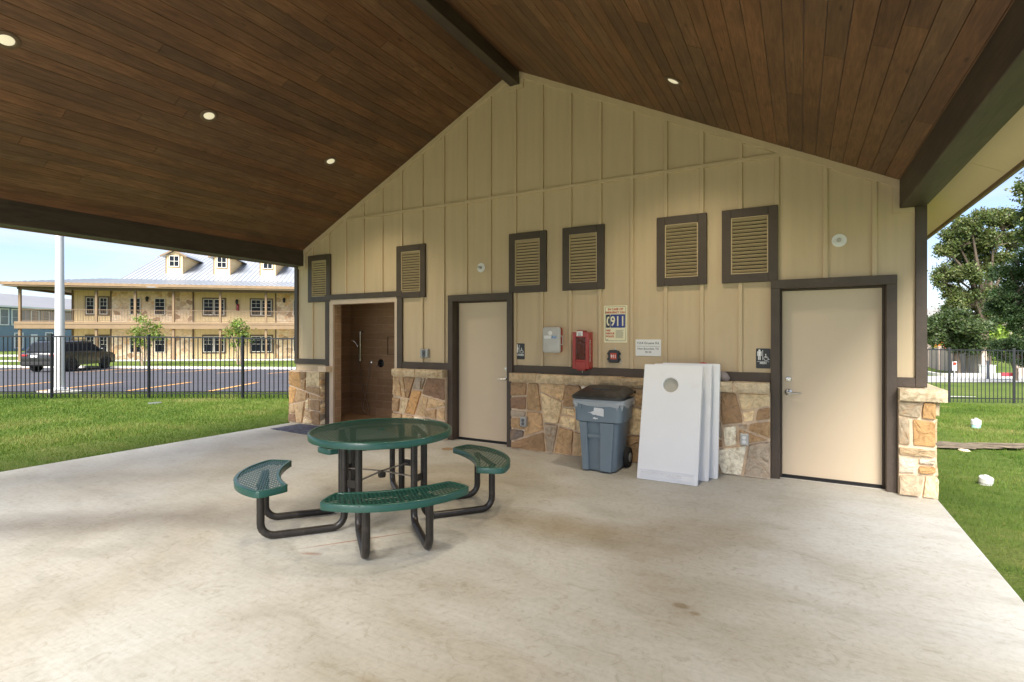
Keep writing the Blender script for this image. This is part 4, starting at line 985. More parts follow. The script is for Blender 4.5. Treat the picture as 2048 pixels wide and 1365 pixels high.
# ------------------------------------------------------------------ wheeled bin
t=thing('wheeled_bin','blue grey wheeled bin with black lid and clear liner against the stone wall','bin',(-2.1,-.45,0))
def bsec(z,g=0):
    k=z/.86; x0=-2.30-(.09)*k-g; x1=-1.865+.045*k+g; y0=-.765+.045*k-g+.0; y1=-.33+.11*k+g; return rrect(x0,x1,y0,y1,.07,z,6)
mb=MB(); mb.loft([bsec(.015,-.02),bsec(.05,-.008),bsec(.57,-.008),bsec(.590,.024),bsec(.80,.020),bsec(.805,.024),bsec(.845,.024)]); body=mb.build('body',M['binblue'],t,smooth=True,ang=30)
mb=MB()   # raised front panels either side of the grip recess
def fx(z,u): k=z/.86; return (-2.30-.09*k)+(u)*((-1.865+.045*k)-(-2.30-.09*k))
def fyy(z,g): k=z/.86; return -.765+.045*k-g
for u0,u1 in((.07,.27),(.56,.90)):
    A=[];
    for z in(.02,.30,.578): A.append([(fx(z,u0),fyy(z,-.004),z),(fx(z,u1),fyy(z,-.004),z),(fx(z,u1-.02),fyy(z,.030),z),(fx(z,u0+.02),fyy(z,.030),z)])
    mb.loft(A)
A=[]
for u in(.26,.61): z=.395; A.append([(fx(z,u),fyy(z,-.004),z),(fx(z,u),fyy(z,.026),z+.005),(fx(z,u),fyy(z,.026),z+.042),(fx(z,u),fyy(z,-.004),z+.047)])
mb.loft(A); mb.build('front_panel',M['binblue'],body,bevel=.006)
mb=MB()
yf=lambda z:fyy(z,.026)
for (ux,zz) in((.15,.78),): mb.bar((fx(zz,ux),yf(zz)-.0,zz),(fx(.73,ux+.005),yf(.73),.73),.05,.012)
mb.build('lift_lug',M['binblue'],body,bevel=.004)
mb=MB()   # lid
x0,x1=-2.425,-1.795
def lsec(y,za,zb,g=0): return [(x0+g,y,za),(x1-g,y,za),(x1-g,y,zb),(x0+g,y,zb)]
L_=[rrect(x0+.01,x1-.01,-.755,-.215,.075,0,6),rrect(x0-.005,x1+.005,-.775,-.200,.08,0,6),rrect(x0-.005,x1+.005,-.775,-.200,.08,0,6),rrect(x0+.01,x1-.01,-.755,-.215,.075,0,6),rrect(x0+.07,x1-.07,-.66,-.26,.06,0,6)]
zz=[.845,.850,.878,.892,.930]
def lift(p,z): return (p[0],p[1],z+(p[1]+.775)*.10)
mb.loft([[lift(p,z) for p in s_] for s_,z in zip(L_,zz)])
mb.box(-2.23,-2.00,-.56,-.50,.950,.966)
mb.build('lid',M['binlid'],t,smooth=True,bevel=.006,ang=28)
mb=MB(); mb.tube([(-2.40,-.20,.90),(-2.40,-.15,.915),(-1.80,-.15,.915),(-1.80,-.20,.90)],.014,8); mb.build('handle',M['binlid'],t,smooth=True)
mb=MB(); rd=random.Random(9); ring=bsec(.84,.028); n=len(ring); secs=[]
NN=90
def ringpt(f_,z,g):
    rg=bsec(z,g); i=int(f_*len(rg)); a=Vector(rg[i%len(rg)]); b=Vector(rg[(i+1)%len(rg)]); return a.lerp(b,f_*len(rg)-i)
dense=[]
for s_ in((.848,.030,0),(.83,.033,.004),(.80,.038,.008),(.765,.030,.016)):
    dense.append([tuple(ringpt(k/NN,s_[0]+(math.sin(k*1.7)+math.sin(k*.61)*1.3)*s_[2],s_[1]+rd.uniform(-1,1)*s_[2]*.8)) for k in range(NN)])
mb.loft(dense,cap=False); mb.build('liner',M['liner'],t,smooth=True)
mb=MB()
yq=lambda z:fyy(z,.0245)
st=[(.28,.695),(.36,.70),(.43,.715),(.44,.755),(.62,.752),(.66,.74),(.66,.655),(.60,.66),(.52,.665),(.47,.672),(.42,.668),(.36,.69)]
mb.add([(fx(z,u),yq(z)-.0015,z) for u,z in st],[tuple(range(len(st)))])
s2=[(.40,.628),(.45,.645),(.49,.632),(.52,.64),(.53,.625),(.47,.618)]; mb.add([(fx(z,u),yq(z)-.0015,z) for u,z in s2],[tuple(range(len(s2)))])
mb.build('torn_label',M['label'],t)
for xx,nm in((-1.845,1),(-2.33,0)):
    mb=MB(); mb.lathe([(0,0),(.06,0),(.065,-.006),(.115,-.006),(.122,.004),(.122,.04),(.115,.05),(0,.05)],(xx-.02,-.36,.122),'X',28); wl=mb.build('wheel',M['rubber'],t,smooth=True,ang=30)
    mb=MB(); mb.lathe([(0,.05),(.055,.05),(.05,.058),(.018,.062),(0,.064)],(xx-.02,-.36,.122),'X',24); mb.build('hub',M['greybox'],wl,smooth=True)

# ------------------------------------------------------------------ cornhole boards
def board(x0,x1,yb_,yt_,L_,label,holeclosed=True):
    ang=math.atan2(yt_-yb_,math.sqrt(max(.01,L_**2-(yt_-yb_)**2)))
    t=thing('cornhole_board',label,'cornhole board',((x0+x1)/2,yb_,0),0,'white plastic cornhole boards leaning on the wall')
    W_=x1-x0; Mx=Matrix.Rotation(-ang,4,'X')     # local: x across, z up the board, y depth behind
    def T(mbx): mbx.v=[tuple(Mx@Vector(v)+Vector((0,0,.004))) for v in mbx.v]; return mbx
    mb=MB(); th=.022; hr=.082; hc=(-.015,L_-.235)
    # face plate with a real hole: ring of quads between hole and rectangle
    n=48; ho=[(hc[0]+hr*math.cos(2*PI*k/n),hc[1]+hr*math.sin(2*PI*k/n)) for k in range(n)]
    def rectpt(k):
        a=2*PI*k/n; dx,dz=math.cos(a),math.sin(a); t_=1e9
        for lim,o_,d in((W_/2,hc[0],dx),(-W_/2,hc[0],dx)):
            if abs(d)>1e-9:
                q=(lim-o_)/d
                if q>0:t_=min(t_,q)
        for lim,o_,d in((L_,hc[1],dz),(0,hc[1],dz)):
            if abs(d)>1e-9:
                q=(lim-o_)/d
                if q>0:t_=min(t_,q)
        return [hc[0]+dx*t_,hc[1]+dz*t_]
    re=[rectpt(k) for k in range(n)]
    for c_ in((W_/2,L_),(-W_/2,L_),(-W_/2,0),(W_/2,0)):
        k=min(range(n),key=lambda i:(re[i][0]-c_[0])**2+(re[i][1]-c_[1])**2); re[k]=list(c_)
    def yprof(z): return .010*math.sin(PI*z/L_)**2   # the gentle bow of the moulded side
    vs=[(a,0,b) for a,b in ho]+[(a,0,b) for a,b in re]+[(a,.045,b) for a,b in ho]
    fs=[(k,(k+1)%n,n+(k+1)%n,n+k) for k in range(n)]+[(k,2*n+k,2*n+(k+1)%n,(k+1)%n) for k in range(n)]
    mb.add(vs,fs)
    # skirt: sides, deeper towards the top
    prof_=[(0,.040),(.15,.050),(.5,.052),(.8,.075),(1,.082),(L_-.12,.080),(L_-.02,.06),(L_,.045)]
    for sx in(-1,1):
        A=[(sx*W_/2,0,z) for z,d in prof_]; B=[(sx*(W_/2),d,z) for z,d in prof_]; m_=len(A)
        mb.add(A+B,[(i,i+1,m_+i+1,m_+i) for i in range(m_-1)])
    mb.add([(-W_/2,0,L_),(W_/2,0,L_),(W_/2,.045,L_),(-W_/2,.045,L_)],[(0,1,2,3)])
    mb.add([(-W_/2,0,0),(W_/2,0,0),(W_/2,.04,0),(-W_/2,.04,0)],[(0,1,2,3)])
    mb.add([(-W_/2+.01,.044,.01),(W_/2-.01,.044,.01),(W_/2-.01,.046,L_-.01),(-W_/2+.01,.046,L_-.01)],[(0,1,2,3)])
    o=T(mb).build('board_shell',M['whitepl'],t,world=False)
    bm=bmesh.new(); bm.from_mesh(o.data); bmesh.ops.remove_doubles(bm,verts=bm.verts,dist=.0006); bmesh.ops.recalc_face_normals(bm,faces=bm.faces); bm.to_mesh(o.data); bm.free()
    bv=o.modifiers.new('bevel','BEVEL'); bv.width=.012; bv.segments=3; bv.limit_method='ANGLE'; bv.angle_limit=R(50)
    mb=MB(); q=rr2(-W_/2+.022,W_/2-.035,.03,.118,.008); q2=rr2(-W_/2+.031,W_/2-.044,.039,.109,.006); n2=len(q)
    mb.add([(a,-.009,b) for a,b in q]+[(a,-.009,b) for a,b in q2],[(k,(k+1)%n2,n2+(k+1)%n2,n2+k) for k in range(n2)])
    mb.add([(a,.001,b) for a,b in q]+[(a,-.009,b) for a,b in q],[(k,(k+1)%n2,n2+(k+1)%n2,n2+k) for k in range(n2)])
    mb.add([(a,.001,b) for a,b in q2]+[(a,-.009,b) for a,b in q2],[(k,(k+1)%n2,n2+(k+1)%n2,n2+k) for k in range(n2)])
    text_mesh(mb,'COMFORT BOARD',0,0,.058,0,'LEFT',bold=.0015,ext=.007,fmap=lambda a,b,c3:(-W_/2+.035+a*.92,-.003-c3,.054+b))
    cxx=W_/2-.085
    for k in range(20):
        a0=R(40+300*k/20);a1=R(40+300*(k+1)/20); mb.add([(cxx+r_*math.cos(a_),-.006,.074+r_*math.sin(a_)) for r_,a_ in((.022,a0),(.030,a0),(.030,a1),(.022,a1))],[(0,1,2,3)])
    T(mb).build('embossed_panel',M['whitepl'],t,world=False)
    mb=MB(); mb.lathe([(0,.034),(hr-.001,.034),(hr-.001,.041),(0,.041)],(hc[0],0,hc[1]),'Y',40); T(mb).build('hole_backing',bpy.data.materials.get('hole_back') or pm('hole_back',(.42,.40,.34),.6,.1,5),t,world=False,smooth=True,ang=30)
board(-1.605,-.955,-.815,-.470,1.312,'white cornhole board at the front of the leaning stack, its round hole in full view')
board(-1.530,-.880,-.575,-.305,1.297,'middle white cornhole board of the stack, mostly hidden behind the front one')
board(-1.455,-.805,-.415,-.215,1.292,'rearmost white cornhole board of the stack, nearest the wall')
# bean bags behind the boards
mb=MB()
bm=bmesh.new(); bmesh.ops.create_icosphere(bm,subdivisions=3,radius=1)
rd=random.Random(4)
for v in bm.verts:
    f_=1+.10*math.sin(v.co.x*9+1)*math.sin(v.co.z*7)+rd.uniform(-.03,.03); v.co=Vector((v.co.x*.085*f_,v.co.y*.035*f_,v.co.z*.055*f_))
me=bpy.data.meshes.new('bean_bag'); bm.to_mesh(me); bm.free()
for p in me.polygons:p.use_smooth=True
me.materials.append(pm('grey_cloth',(.28,.24,.23),.9,.25,12,.4,90)); o=bpy.data.objects.new('bean_bag',me); C.objects.link(o); o.location=(-.79,-.09,1.132); o.rotation_euler=(0,R(25),R(10)); tag(o,'crumpled grey bean bag poking out behind the white boards','bean bag')
o2=o.copy(); o2.data=me.copy(); C.objects.link(o2); o2.data.materials.clear(); o2.data.materials.append(pm('red_cloth',(.40,.05,.04),.9,.2,12,.4,90)); o2.location=(-1.005,-.10,1.235); o2.scale=(.9,1,1.0); o2.rotation_euler=(0,0,0); tag(o2,'red bean bag showing just above the white boards','bean bag')
o3=o.copy(); C.objects.link(o3); o3.location=(-1.005,-.10,1.130); o3.scale=(1.3,1,1); tag(o3,'grey bean bag under the red one behind the white boards','bean bag')

# ------------------------------------------------------------------ small things on the slab
mb=MB(); 
A=[(-8.05,-.81),(-7.04,-.93),(-6.97,-.12),(-7.98,-.02)]
A=[(-7.975,-.800),(-6.985,-.860),(-6.97,-.22),(-7.96,-.22)]
nx_,ny_=16,10; b=[]
for j in range(ny_+1):
    for i in range(nx_+1):
        s_,t_=i/nx_,j/ny_; x=(A[0][0]*(1-s_)+A[1][0]*s_)*(1-t_)+(A[3][0]*(1-s_)+A[2][0]*s_)*t_; y=(A[0][1]*(1-s_)+A[1][1]*s_)*(1-t_)+(A[3][1]*(1-s_)+A[2][1]*s_)*t_
        b.append((x,y,.009+.002*math.sin(i*1.3)*math.cos(j)))
mb.add(b,[(j*(nx_+1)+i,j*(nx_+1)+i+1,(j+1)*(nx_+1)+i+1,(j+1)*(nx_+1)+i) for j in range(ny_) for i in range(nx_)])
o=mb.build('door_mat',M['mat']); s_=o.modifiers.new('solid','SOLIDIFY'); s_.thickness=.007; tag(o,'navy patterned door mat lying in front of the shower doorway','door mat')
mb=MB(); mb.lathe([(0,.0005),(.085,.0005),(.085,.004),(.075,.006),(0,.006)],(-4.37,-.61,0),'Z',32); tag(mb.build('drain_cover',pm('brown_cover',(.30,.20,.11),.7,.2,8),smooth=True),'round tan drain cover in the slab behind the right bench','drain cover')
def leafbit(x,y,sc,rz,label,col):
    mb=MB(); pts=[(-1,0,0),(-.5,.28,.12),(.1,.34,.05),(.7,.2,.16),(1.1,0,.05),(.6,-.2,.0),(0,-.3,.14),(-.6,-.22,.03)]
    ca,sa=math.cos(rz),math.sin(rz); mb.add([(x+(a*ca-b_*sa)*sc,y+(a*sa+b_*ca)*sc,.003+c_*sc) for a,b_,c_ in pts]+[(x,y,.003+.22*sc)],[(k,(k+1)%8,8) for k in range(8)])
    tag(mb.build('dry_leaf',pm('dry_leaf',col,.8,.2,60)),label,'leaf')
leafbit(-1.49,-5.03,.018,1.1,'curled orange leaf scrap on the slab in the near foreground',(.40,.20,.06))
leafbit(-.52,-4.52,.016,.5,'thin tan leaf scrap on the slab right of centre foreground',(.42,.25,.08))

# ------------------------------------------------------------------ fences
def fence(posts,ztop,name_label,sp,hb,group=None,bz=None):
    t=thing('picket_fence',name_label,'fence',(posts[0][0],posts[0][1],0))
    mbp=MB(); mbr=MB()
    for i,(p,q) in enumerate(zip(posts,posts[1:])):
        p=Vector(p);q=Vector(q); d=q-p; L_=d.length; n=int(round(L_/sp)); 
        for k in range(1,n):
            c_=p+d*k/n; z0=H(c_.x,c_.y)-.0; zt=ztop[i]+(ztop[i+1]-ztop[i])*k/n-.02; mbp.box(c_.x-.009,c_.x+.009,c_.y-.009,c_.y+.009,z0+.01,zt)
        for dz in(-.0,-.17,None):
            za=ztop[i]+(dz if dz is not None else 0);zb=ztop[i+1]+(dz if dz is not None else 0)
            if dz is None: za=H(*p)+.16; zb=H(*q)+.16
            if dz==-.17: continue
            mbr.bar((p.x,p.y,za-.02),(q.x,q.y,zb-.02),.03,.035 if dz is not None else .025)
    o=mbp.build('picket',M['fence'],t); o['kind']='stuff'; mbr.build('rail',M['fence'],t)
    for i,p in enumerate(posts):
        mb=MB(); z0=H(*p); mb.box(p[0]-.03,p[0]+.03,p[1]-.03,p[1]+.03,z0-.1,ztop[i]+.03); mb.box(p[0]-.036,p[0]+.036,p[1]-.036,p[1]+.036,ztop[i]+.03,ztop[i]+.045); mb.build('post',M['fence'],t,bevel=.004)
ps=[cs(-90+0.0,13.75),cs(103.7,13.72),cs(297.8,13.70),cs(485.5,13.66),cs(673,13.6),cs(860,13.6)]
fence(ps,[1.62,1.615,1.60,1.57,1.54,1.5],'long black metal picket fence beyond the left lawn','x' and .1172,0)
ps=[cs(1770,16.95),cs(1898.6,16.45),cs(2028,16.15),cs(2160,15.9)]
fence(ps,[1.21,1.19,1.175,1.16],'black metal picket fence beyond the lawn at the right','x' and .1150,0)

# ------------------------------------------------------------------ light pole
x,y=cs(119.5,15.25)
t=thing('light_pole','thick white metal light pole behind the left fence','pole',(x,y,-.05))
mb=MB(); mb.lathe([(.128,.04),(.128,.3),(.105,3.4),(.075,8.5),(0,8.5)],n=28); mb.build('shaft',M['pole'],t,world=False,smooth=True)
mb=MB(); mb.box(-.2,.2,-.2,.2,.06,.09); mb.lathe([(.16,.09),(.15,.14),(.13,.16),(.0,.16)],n=24)
for a in(-1,1):
    for b in(-1,1): mb.lathe([(0,.09),(.02,.09),(.02,.14),(0,.14)],(a*.15,b*.15,0),'Z',8)
mb.build('base_plate',M['pole'],t,world=False,bevel=.006)
mb=MB(); mb.box(-.42,.42,-.40,.40,-.1,.05); mb.build('footing',pm('footing_concrete',(.36,.34,.30),.8,.12,4),t,world=False,bevel=.02)

# ------------------------------------------------------------------ black SUV
def suv():
    t=thing('parked_car','black SUV parked beyond the left fence, seen from behind','car',(-38.05,7.75,H(-38.05,7.75)+.03),R(125-90))
    # local: y forward, x right. side profile lofted across widths
    Wd=.96
    low=[(-2.42,.45),(-2.46,.62),(-2.47,.95),(-2.42,1.08),(-2.30,1.14),(1.35,1.10),(2.15,1.00),(2.42,.85),(2.48,.60),(2.42,.36),(-2.35,.36)]
    def sect(f_,poly): return [(f_,p[0],p[1]) for p in poly]
    mb=MB(); S_=[]
    for fx_,sc,zs in((-Wd,.965,0),(-Wd*.985,.99,0),(-Wd*.8,1.0,.01),(0,1.01,.02),(Wd*.8,1.0,.01),(Wd*.985,.99,0),(Wd,.965,0)):
        S_.append([(fx_,p[0]*sc,p[1]+(zs if p[1]>.9 else 0)) for p in low])
    mb.loft(S_); body=mb.build('body',M['carpaint'],t,world=False,smooth=True,bevel=.03,ang=35)
    up=[(-2.34,1.10),(-1.92,1.66),(-1.75,1.735),(.15,1.76),(.45,1.72),(1.42,1.10)]
    mb=MB(); S_=[]
    for fx_,k in((-Wd*.93,0),(-Wd*.80,.93),(-Wd*.66,1),(Wd*.66,1),(Wd*.80,.93),(Wd*.93,0)):
        S_.append([(fx_ if p[1]>1.2 or abs(fx_)>.6 else fx_,p[0]*(1-.02*(1-k)),(p[1]-1.10)*k+1.10) for p in up])
    mb.loft(S_); mb.build('roof',M['carpaint'],t,world=False,smooth=True,ang=30)
    # glass
    def quad(mb,P): mb.add(P,[tuple(range(len(P)))])
    mb=MB(); quad(mb,[(-.74,-2.32,1.17),(.74,-2.32,1.17),(.62,-1.985,1.63),(-.62,-1.985,1.63)]); g=mb.build('rear_window',M['glassdk'],t,world=False)
    g.modifiers.new('s','SOLIDIFY').thickness=.02
    for sx in(-1,1):
        for (a,b,c_,d) in((-1.95,-1.55,-1.05,-1.05),(-1.0,-.95,.0,.05),(.1,.05,.42,1.15)):
            mb=MB(); xa=sx*(.895);xb=sx*(.785)
            quad(mb,[(xa,a,1.17),(xa,d,1.17),(xb,c_ if c_<.4 else .40,1.60),(xb,b,1.60)] if a!=.1 else [(xa,a,1.17),(xa,1.12,1.17),(xb,.42,1.60),(xb,b,1.60)])
            g=mb.build('side_window',M['glassdk'],t,world=False); g.modifiers.new('s','SOLIDIFY').thickness=.03
        mb=MB(); mb.box(sx*.93-.13,sx*.93+.13,.95,1.12,1.14,1.30); mb.v=[(v[0]+sx*.06,v[1],v[2]) for v in mb.v]; mb.build('mirror',M['carpaint'],t,world=False,bevel=.04)
        mb=MB(); mb.box(sx*.70-.13,sx*.70+.13,-2.50,-2.44,.92,1.02); mb.build('tail_light',M['taillight'],t,world=False,bevel=.01)
        for yy in(-1.45,1.50):
            mb=MB(); mb.lathe([(0,-.13),(.27,-.13),(.375,-.11),(.39,-.06),(.39,.08),(.37,.12),(.27,.13),(0,.12)],(sx*.86,yy,.39),'X',32); wh=mb.build('wheel',M['rubber'],t,world=False,smooth=True,ang=35)
            mb=MB()
            for k in range(10):
                a=2*PI*k/10; mb.bar((sx*.995,yy+.05*math.cos(a),.39+.05*math.sin(a)),(sx*.992,yy+.25*math.cos(a),.39+.25*math.sin(a)),.035,.02)
            n_=30; mb.rim
            mb.lathe([(.245,.120),(.265,.120),(.265,.135),(.245,.135),(.245,.12)],(sx*.86 if sx>0 else sx*.86-.255,yy,.39),'X',28); mb.build('rim',M['alloy'],wh,world=False)
            mb=MB()  # arch
            pts=[(sx*.955,yy+.46*math.cos(R(a)),.39+.46*math.sin(R(a))) for a in range(0,181,15)]; mb.tube(pts,.035,6); mb.build('wheel_arch',M['rubber'],t,world=False,smooth=True)
    mb=MB(); mb.box(-.90,.90,-2.54,-2.38,.42,.62); mb.build('bumper',M['rubber'],t,world=False,bevel=.03)
    mb=MB(); mb.box(-.45,-.05,-2.505,-2.47,.86,.98); mb.build('number_plate',M['label'],t,world=False)
    for sx in(-1,1):
        mb=MB(); mb.tube([(sx*.66,-1.7,1.79),(sx*.66,-.2,1.81),(sx*.66,.2,1.79)],.02,6); mb.build('roof_rail',M['rubber'],t,world=False)
    return t
suv()

# ------------------------------------------------------------------ far tan building
AZ=math.atan2(.65009,.75986); A0=(-55.27,10.76)
fb=thing('apartment_building','long tan two storey building with balconies and metal roof beyond the car park','building',(A0[0],A0[1],0),AZ)
ORG[fb.name]=(0,0,0)
LEN=46
def part(name,mb,mat,par=fb,**k): return mb.build(name,mat,par,world=False,**k)
mb=MB(); mb.box(2.47,LEN,2.42,16,-.8,5.9); part('wall',mb,M['fbwall'])
mb=MB()
x=2.8
while x<LEN: mb.box(x-.04,x+.04,2.40,2.43,-.5,5.75); x+=.42
part('battens',mb,M['fbwall'])
for a,b in((5.43,11.9),(18.9,25.5),(32,38.5)):
    mb=MB(); mb.box(a,b,2.36,2.44,-.6,5.75); part('stone_cladding',mb,M['fbstone'])
for xx in(2.47,5.40,11.93,18.87):
    mb=MB(); mb.box(xx-.06,xx+.05,2.33,2.42,-.6,5.75); part('corner_trim',mb,M['fbdark'])
mb=MB(); mb.box(-.15,LEN,0,15,2.62,2.78); mb.box(-.15,LEN,-.12,.0,2.22,2.80); mb.box(-.27,-.15,-.12,15,2.22,2.80); mb.box(-.3,LEN,-.16,-.12,2.60,2.64); part('balcony_deck',mb,M['fbtrim'],bevel=.01)
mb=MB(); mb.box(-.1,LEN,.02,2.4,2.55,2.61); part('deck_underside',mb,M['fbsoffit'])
COLX=[0,2.6,5.45,8.32,11.23,14.89,18.58,22.2,25.9,29.6,33.3,37,40.7]
for x in COLX:
    mb=MB(); mb.box(x-.085,x+.085,.02,.19,2.79,5.62); part('column',mb,M['fbtrim'],bevel=.01)
    mb=MB(); mb.box(x-.085,x+.085,.02,.19,-.8,2.24); part('column',mb,M['fbtrim'],bevel=.01)
for yy in(5,9,13):
    mb=MB(); mb.box(-.085,.085,yy-.085,yy+.085,2.79,5.62); part('column',mb,M['fbtrim']); mb=MB(); mb.box(-.085,.085,yy-.085,yy+.085,-.8,2.24); part('column',mb,M['fbtrim'])
mb=MB(); x=.15
while x<LEN: mb.box(x-.008,x+.008,.09,.106,2.86,3.78); x+=.115
mb.box(0,LEN,.08,.115,3.78,3.83); mb.box(0,LEN,.08,.115,2.86,2.90)
y=.2
while y<14: mb.box(-.008,.008,y-.008,y+.008,2.86,3.78); y+=.115
mb.box(-.02,.02,.1,14,3.78,3.83); part('railing',mb,M['fbdark'])
# porch roof
mb=MB(); zE=5.93
def pq(mb,P,th):
    n=len(P); mb.add([tuple(p) for p in P]+[(p[0],p[1],p[2]-th) for p in P],[tuple(range(n)),tuple(range(2*n-1,n-1,-1))]+[(i,n+i,n+(i+1)%n,(i+1)%n) for i in range(n)])
pq(mb,[(-.75,-.75,zE),(LEN,-.75,zE),(LEN,4.0,6.80),(4.0,4.0,6.80)],.05)
pq(mb,[(-.75,16.75,zE),(-.75,-.75,zE),(4.0,4.0,6.80),(4.0,12,6.80)],.05)
for k in range(115):
    x=-.5+.4*k; y1=4.0 if x>4 else x
    if y1>-.7: mb.bar((x,-.75,zE+.015),(x,y1,zE+.015+(y1+.75)*.1832),.03,.04)
part('porch_roof',mb,M['roofm'])
mb=MB(); mb.box(-.80,LEN,-.80,-.74,5.72,5.95); mb.box(-.81,-.75,-.8,16.8,5.72,5.95); part('gutter',mb,pm('far_gutter',(.21,.135,.07),.5))
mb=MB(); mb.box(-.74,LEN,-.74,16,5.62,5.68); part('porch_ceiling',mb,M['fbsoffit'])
mb=MB(); mb.box(-.1,LEN,-.05,.22,5.42,5.63); mb.box(-.12,.12,-.05,15,5.42,5.63); part('porch_beam',mb,M['fbdark'])
# main roof (gable end on the left)
mb=MB(); xl=5.30; yR=14.0; zR=6.80+.41*10
pq(mb,[(xl,4.0,6.80),(LEN,4.0,6.80),(LEN,yR,zR),(xl,yR,zR)],.06); pq(mb,[(xl,24,6.8),(LEN,24,6.8),(LEN,yR,zR),(xl,yR,zR)],.06)
x=xl+.1
while x<LEN: mb.bar((x,4.0,6.81),(x,yR,zR+.01),.03,.04); x+=.4
part('main_roof',mb,M['roofm'])
mb=MB(); mb.prism([(4.0,6.6),(24,6.6),(14,zR-.07)],lambda a,b:(xl+.4,a,b),lambda a,b:(xl+.6,a,b)); part('gable_wall',mb,M['fbwall'])
mb=MB(); mb.lathe([(0,8.9),(.11,8.9),(.11,9.9),(.15,9.92),(.15,10.1),(0,10.15)],(4.6,12.9,0),'Z',12); part('vent_pipe',mb,M['greybox'])
# dormers
def winmesh(mb,x0,x1,z0,z1,y,fr,nx=2,nz=2,frm=.07):
    mb.m=fr; mb.box(x0,x0+frm,y-.05,y+.02,z0,z1); mb.box(x1-frm,x1,y-.05,y+.02,z0,z1); mb.box(x0+frm,x1-frm,y-.05,y+.02,z1-frm,z1); mb.box(x0+frm,x1-frm,y-.05,y+.02,z0,z0+frm)
    for i in range(1,nx): xx=x0+(x1-x0)*i/nx; mb.box(xx-.015,xx+.015,y-.03,y+.01,z0+frm,z1-frm)
    for i in range(1,nz): zz=z0+(z1-z0)*i/nz; mb.box(x0+frm,x1-frm,y-.028,y+.012,zz-.015,zz+.015)
for k in range(7):
    xa=8.25+4.16*k; xb=xa+1.52; yd=5.9; cx=(xa+xb)/2
    mb=MB(); mb.ext_y([(xa,7.3),(xb,7.3),(xb,9.28),(cx,9.72),(xa,9.28)],yd,yd+.15); mb.box(xa,xa+.12,yd+.15,10.2,7.0,9.28); mb.box(xb-.12,xb,yd+.15,10.2,7.0,9.28)
    d=part('dormer',mb,M['fbwall'])
    mb=MB(); 
    for sg in(-1,1):
        e=cx+sg*1.15; pq(mb,[(cx,yd-.25,9.86),(e,yd-.25,9.26),(e,10.0,9.26),(cx,11.4,9.86)],.07)
    mb.build('dormer_roof',M['roofm'],d,world=False)
    mb=MB()
    for sg in(-1,1): mb.bar((cx,yd-.27,9.80),(cx+sg*1.15,yd-.27,9.20),.05,.14)
    mb.box(xa-.01,xa+.09,yd-.02,yd,7.6,9.2); mb.box(xb-.06,xb+.03,yd-.02,yd+.08,7.6,9.2); mb.box(xa+.25,xb-.25,yd-.03,yd,8.17,9.37); mb.build('dormer_trim',M['fbtrim'],d,world=False)
    mb=MB(); winmesh(mb,xa+.33,xb-.33,8.25,9.29,yd-.04,0,2,2,.045); mb.m=1; mb.box(xa+.36,xb-.36,yd-.05,yd-.032,8.28,9.26); mb.build('dormer_window',[M['fbwin'],M['glassdk']],d,world=False)
# windows
def fwin(x0,x1,z0,z1,brown,y=2.36):
    mb=MB(); yy=y-.04
    if brown: mb.m=1; mb.box(x0-.13,x1+.13,yy-.0,yy+.05,z0-.13,z1+.13)
    half=[(x0,x1)] if x1-x0<1.3 else [(x0,(x0+x1)/2-.03),((x0+x1)/2+.03,x1)]
    for a,b in half: 
        winmesh(mb,a,b,z0,z1,yy-.02,0,1,2,.045); mb.m=0
    wv=part('window',mb,[M['fbwin'],M['fbdark']])
    mb=MB()
    for a,b in half: mb.box(a+.05,b-.05,yy-.035,yy-.01,z0+.05,z1-.05)
    mb.build('pane',M['glassdk'],wv,world=False)
    mb=MB()
    for a,b in half:
        mb.box((a+b)/2-.01,(a+b)/2+.01,yy-.042,yy-.036,(z0+z1)/2,z1-.06); mb.box(a+.06,b-.06,yy-.042,yy-.036,z0+(z1-z0)*.75-.01,z0+(z1-z0)*.75+.01)
    mb.build('grille',M['fbwin'],wv,world=False)
for z0,z1 in((3.52,4.96),(.17,1.60)):
    for a,b,br in((3.52,4.15,1),(4.55,5.15,1),(6.90,7.74,0),(8.85,9.68,0),(12.78,14.5,1),(16.76,18.5,1),(20.4,21.2,0),(22.6,23.4,0),(27,28.7,1),(30,31,1)): fwin(a,b,z0,z1,br,2.36 if not br else 2.40)
for x,z in((8.28,4.95),(15.58,4.8),(19.62,5.0)):
    mb=MB(); mb.box(x-.06,x+.06,2.24,2.36,z-.0,z+.12); mb.lathe([(0,z-.3),(.08,z-.28),(.13,z),(.15,z+.02),(.05,z+.16),(0,z+.17)],(x,2.2,0),'Z',10); part('porch_lantern',mb,M['fence'])
tt=MB(); tt.lathe([(0,4.0),(.10,4.0),(.10,4.4),(.04,4.5),(0,4.5)],(15.62,2.3,0),'Z',12); tt.box(15.5,15.74,2.34,2.40,3.95,4.55); part('extinguisher_box',tt,M['redp'])

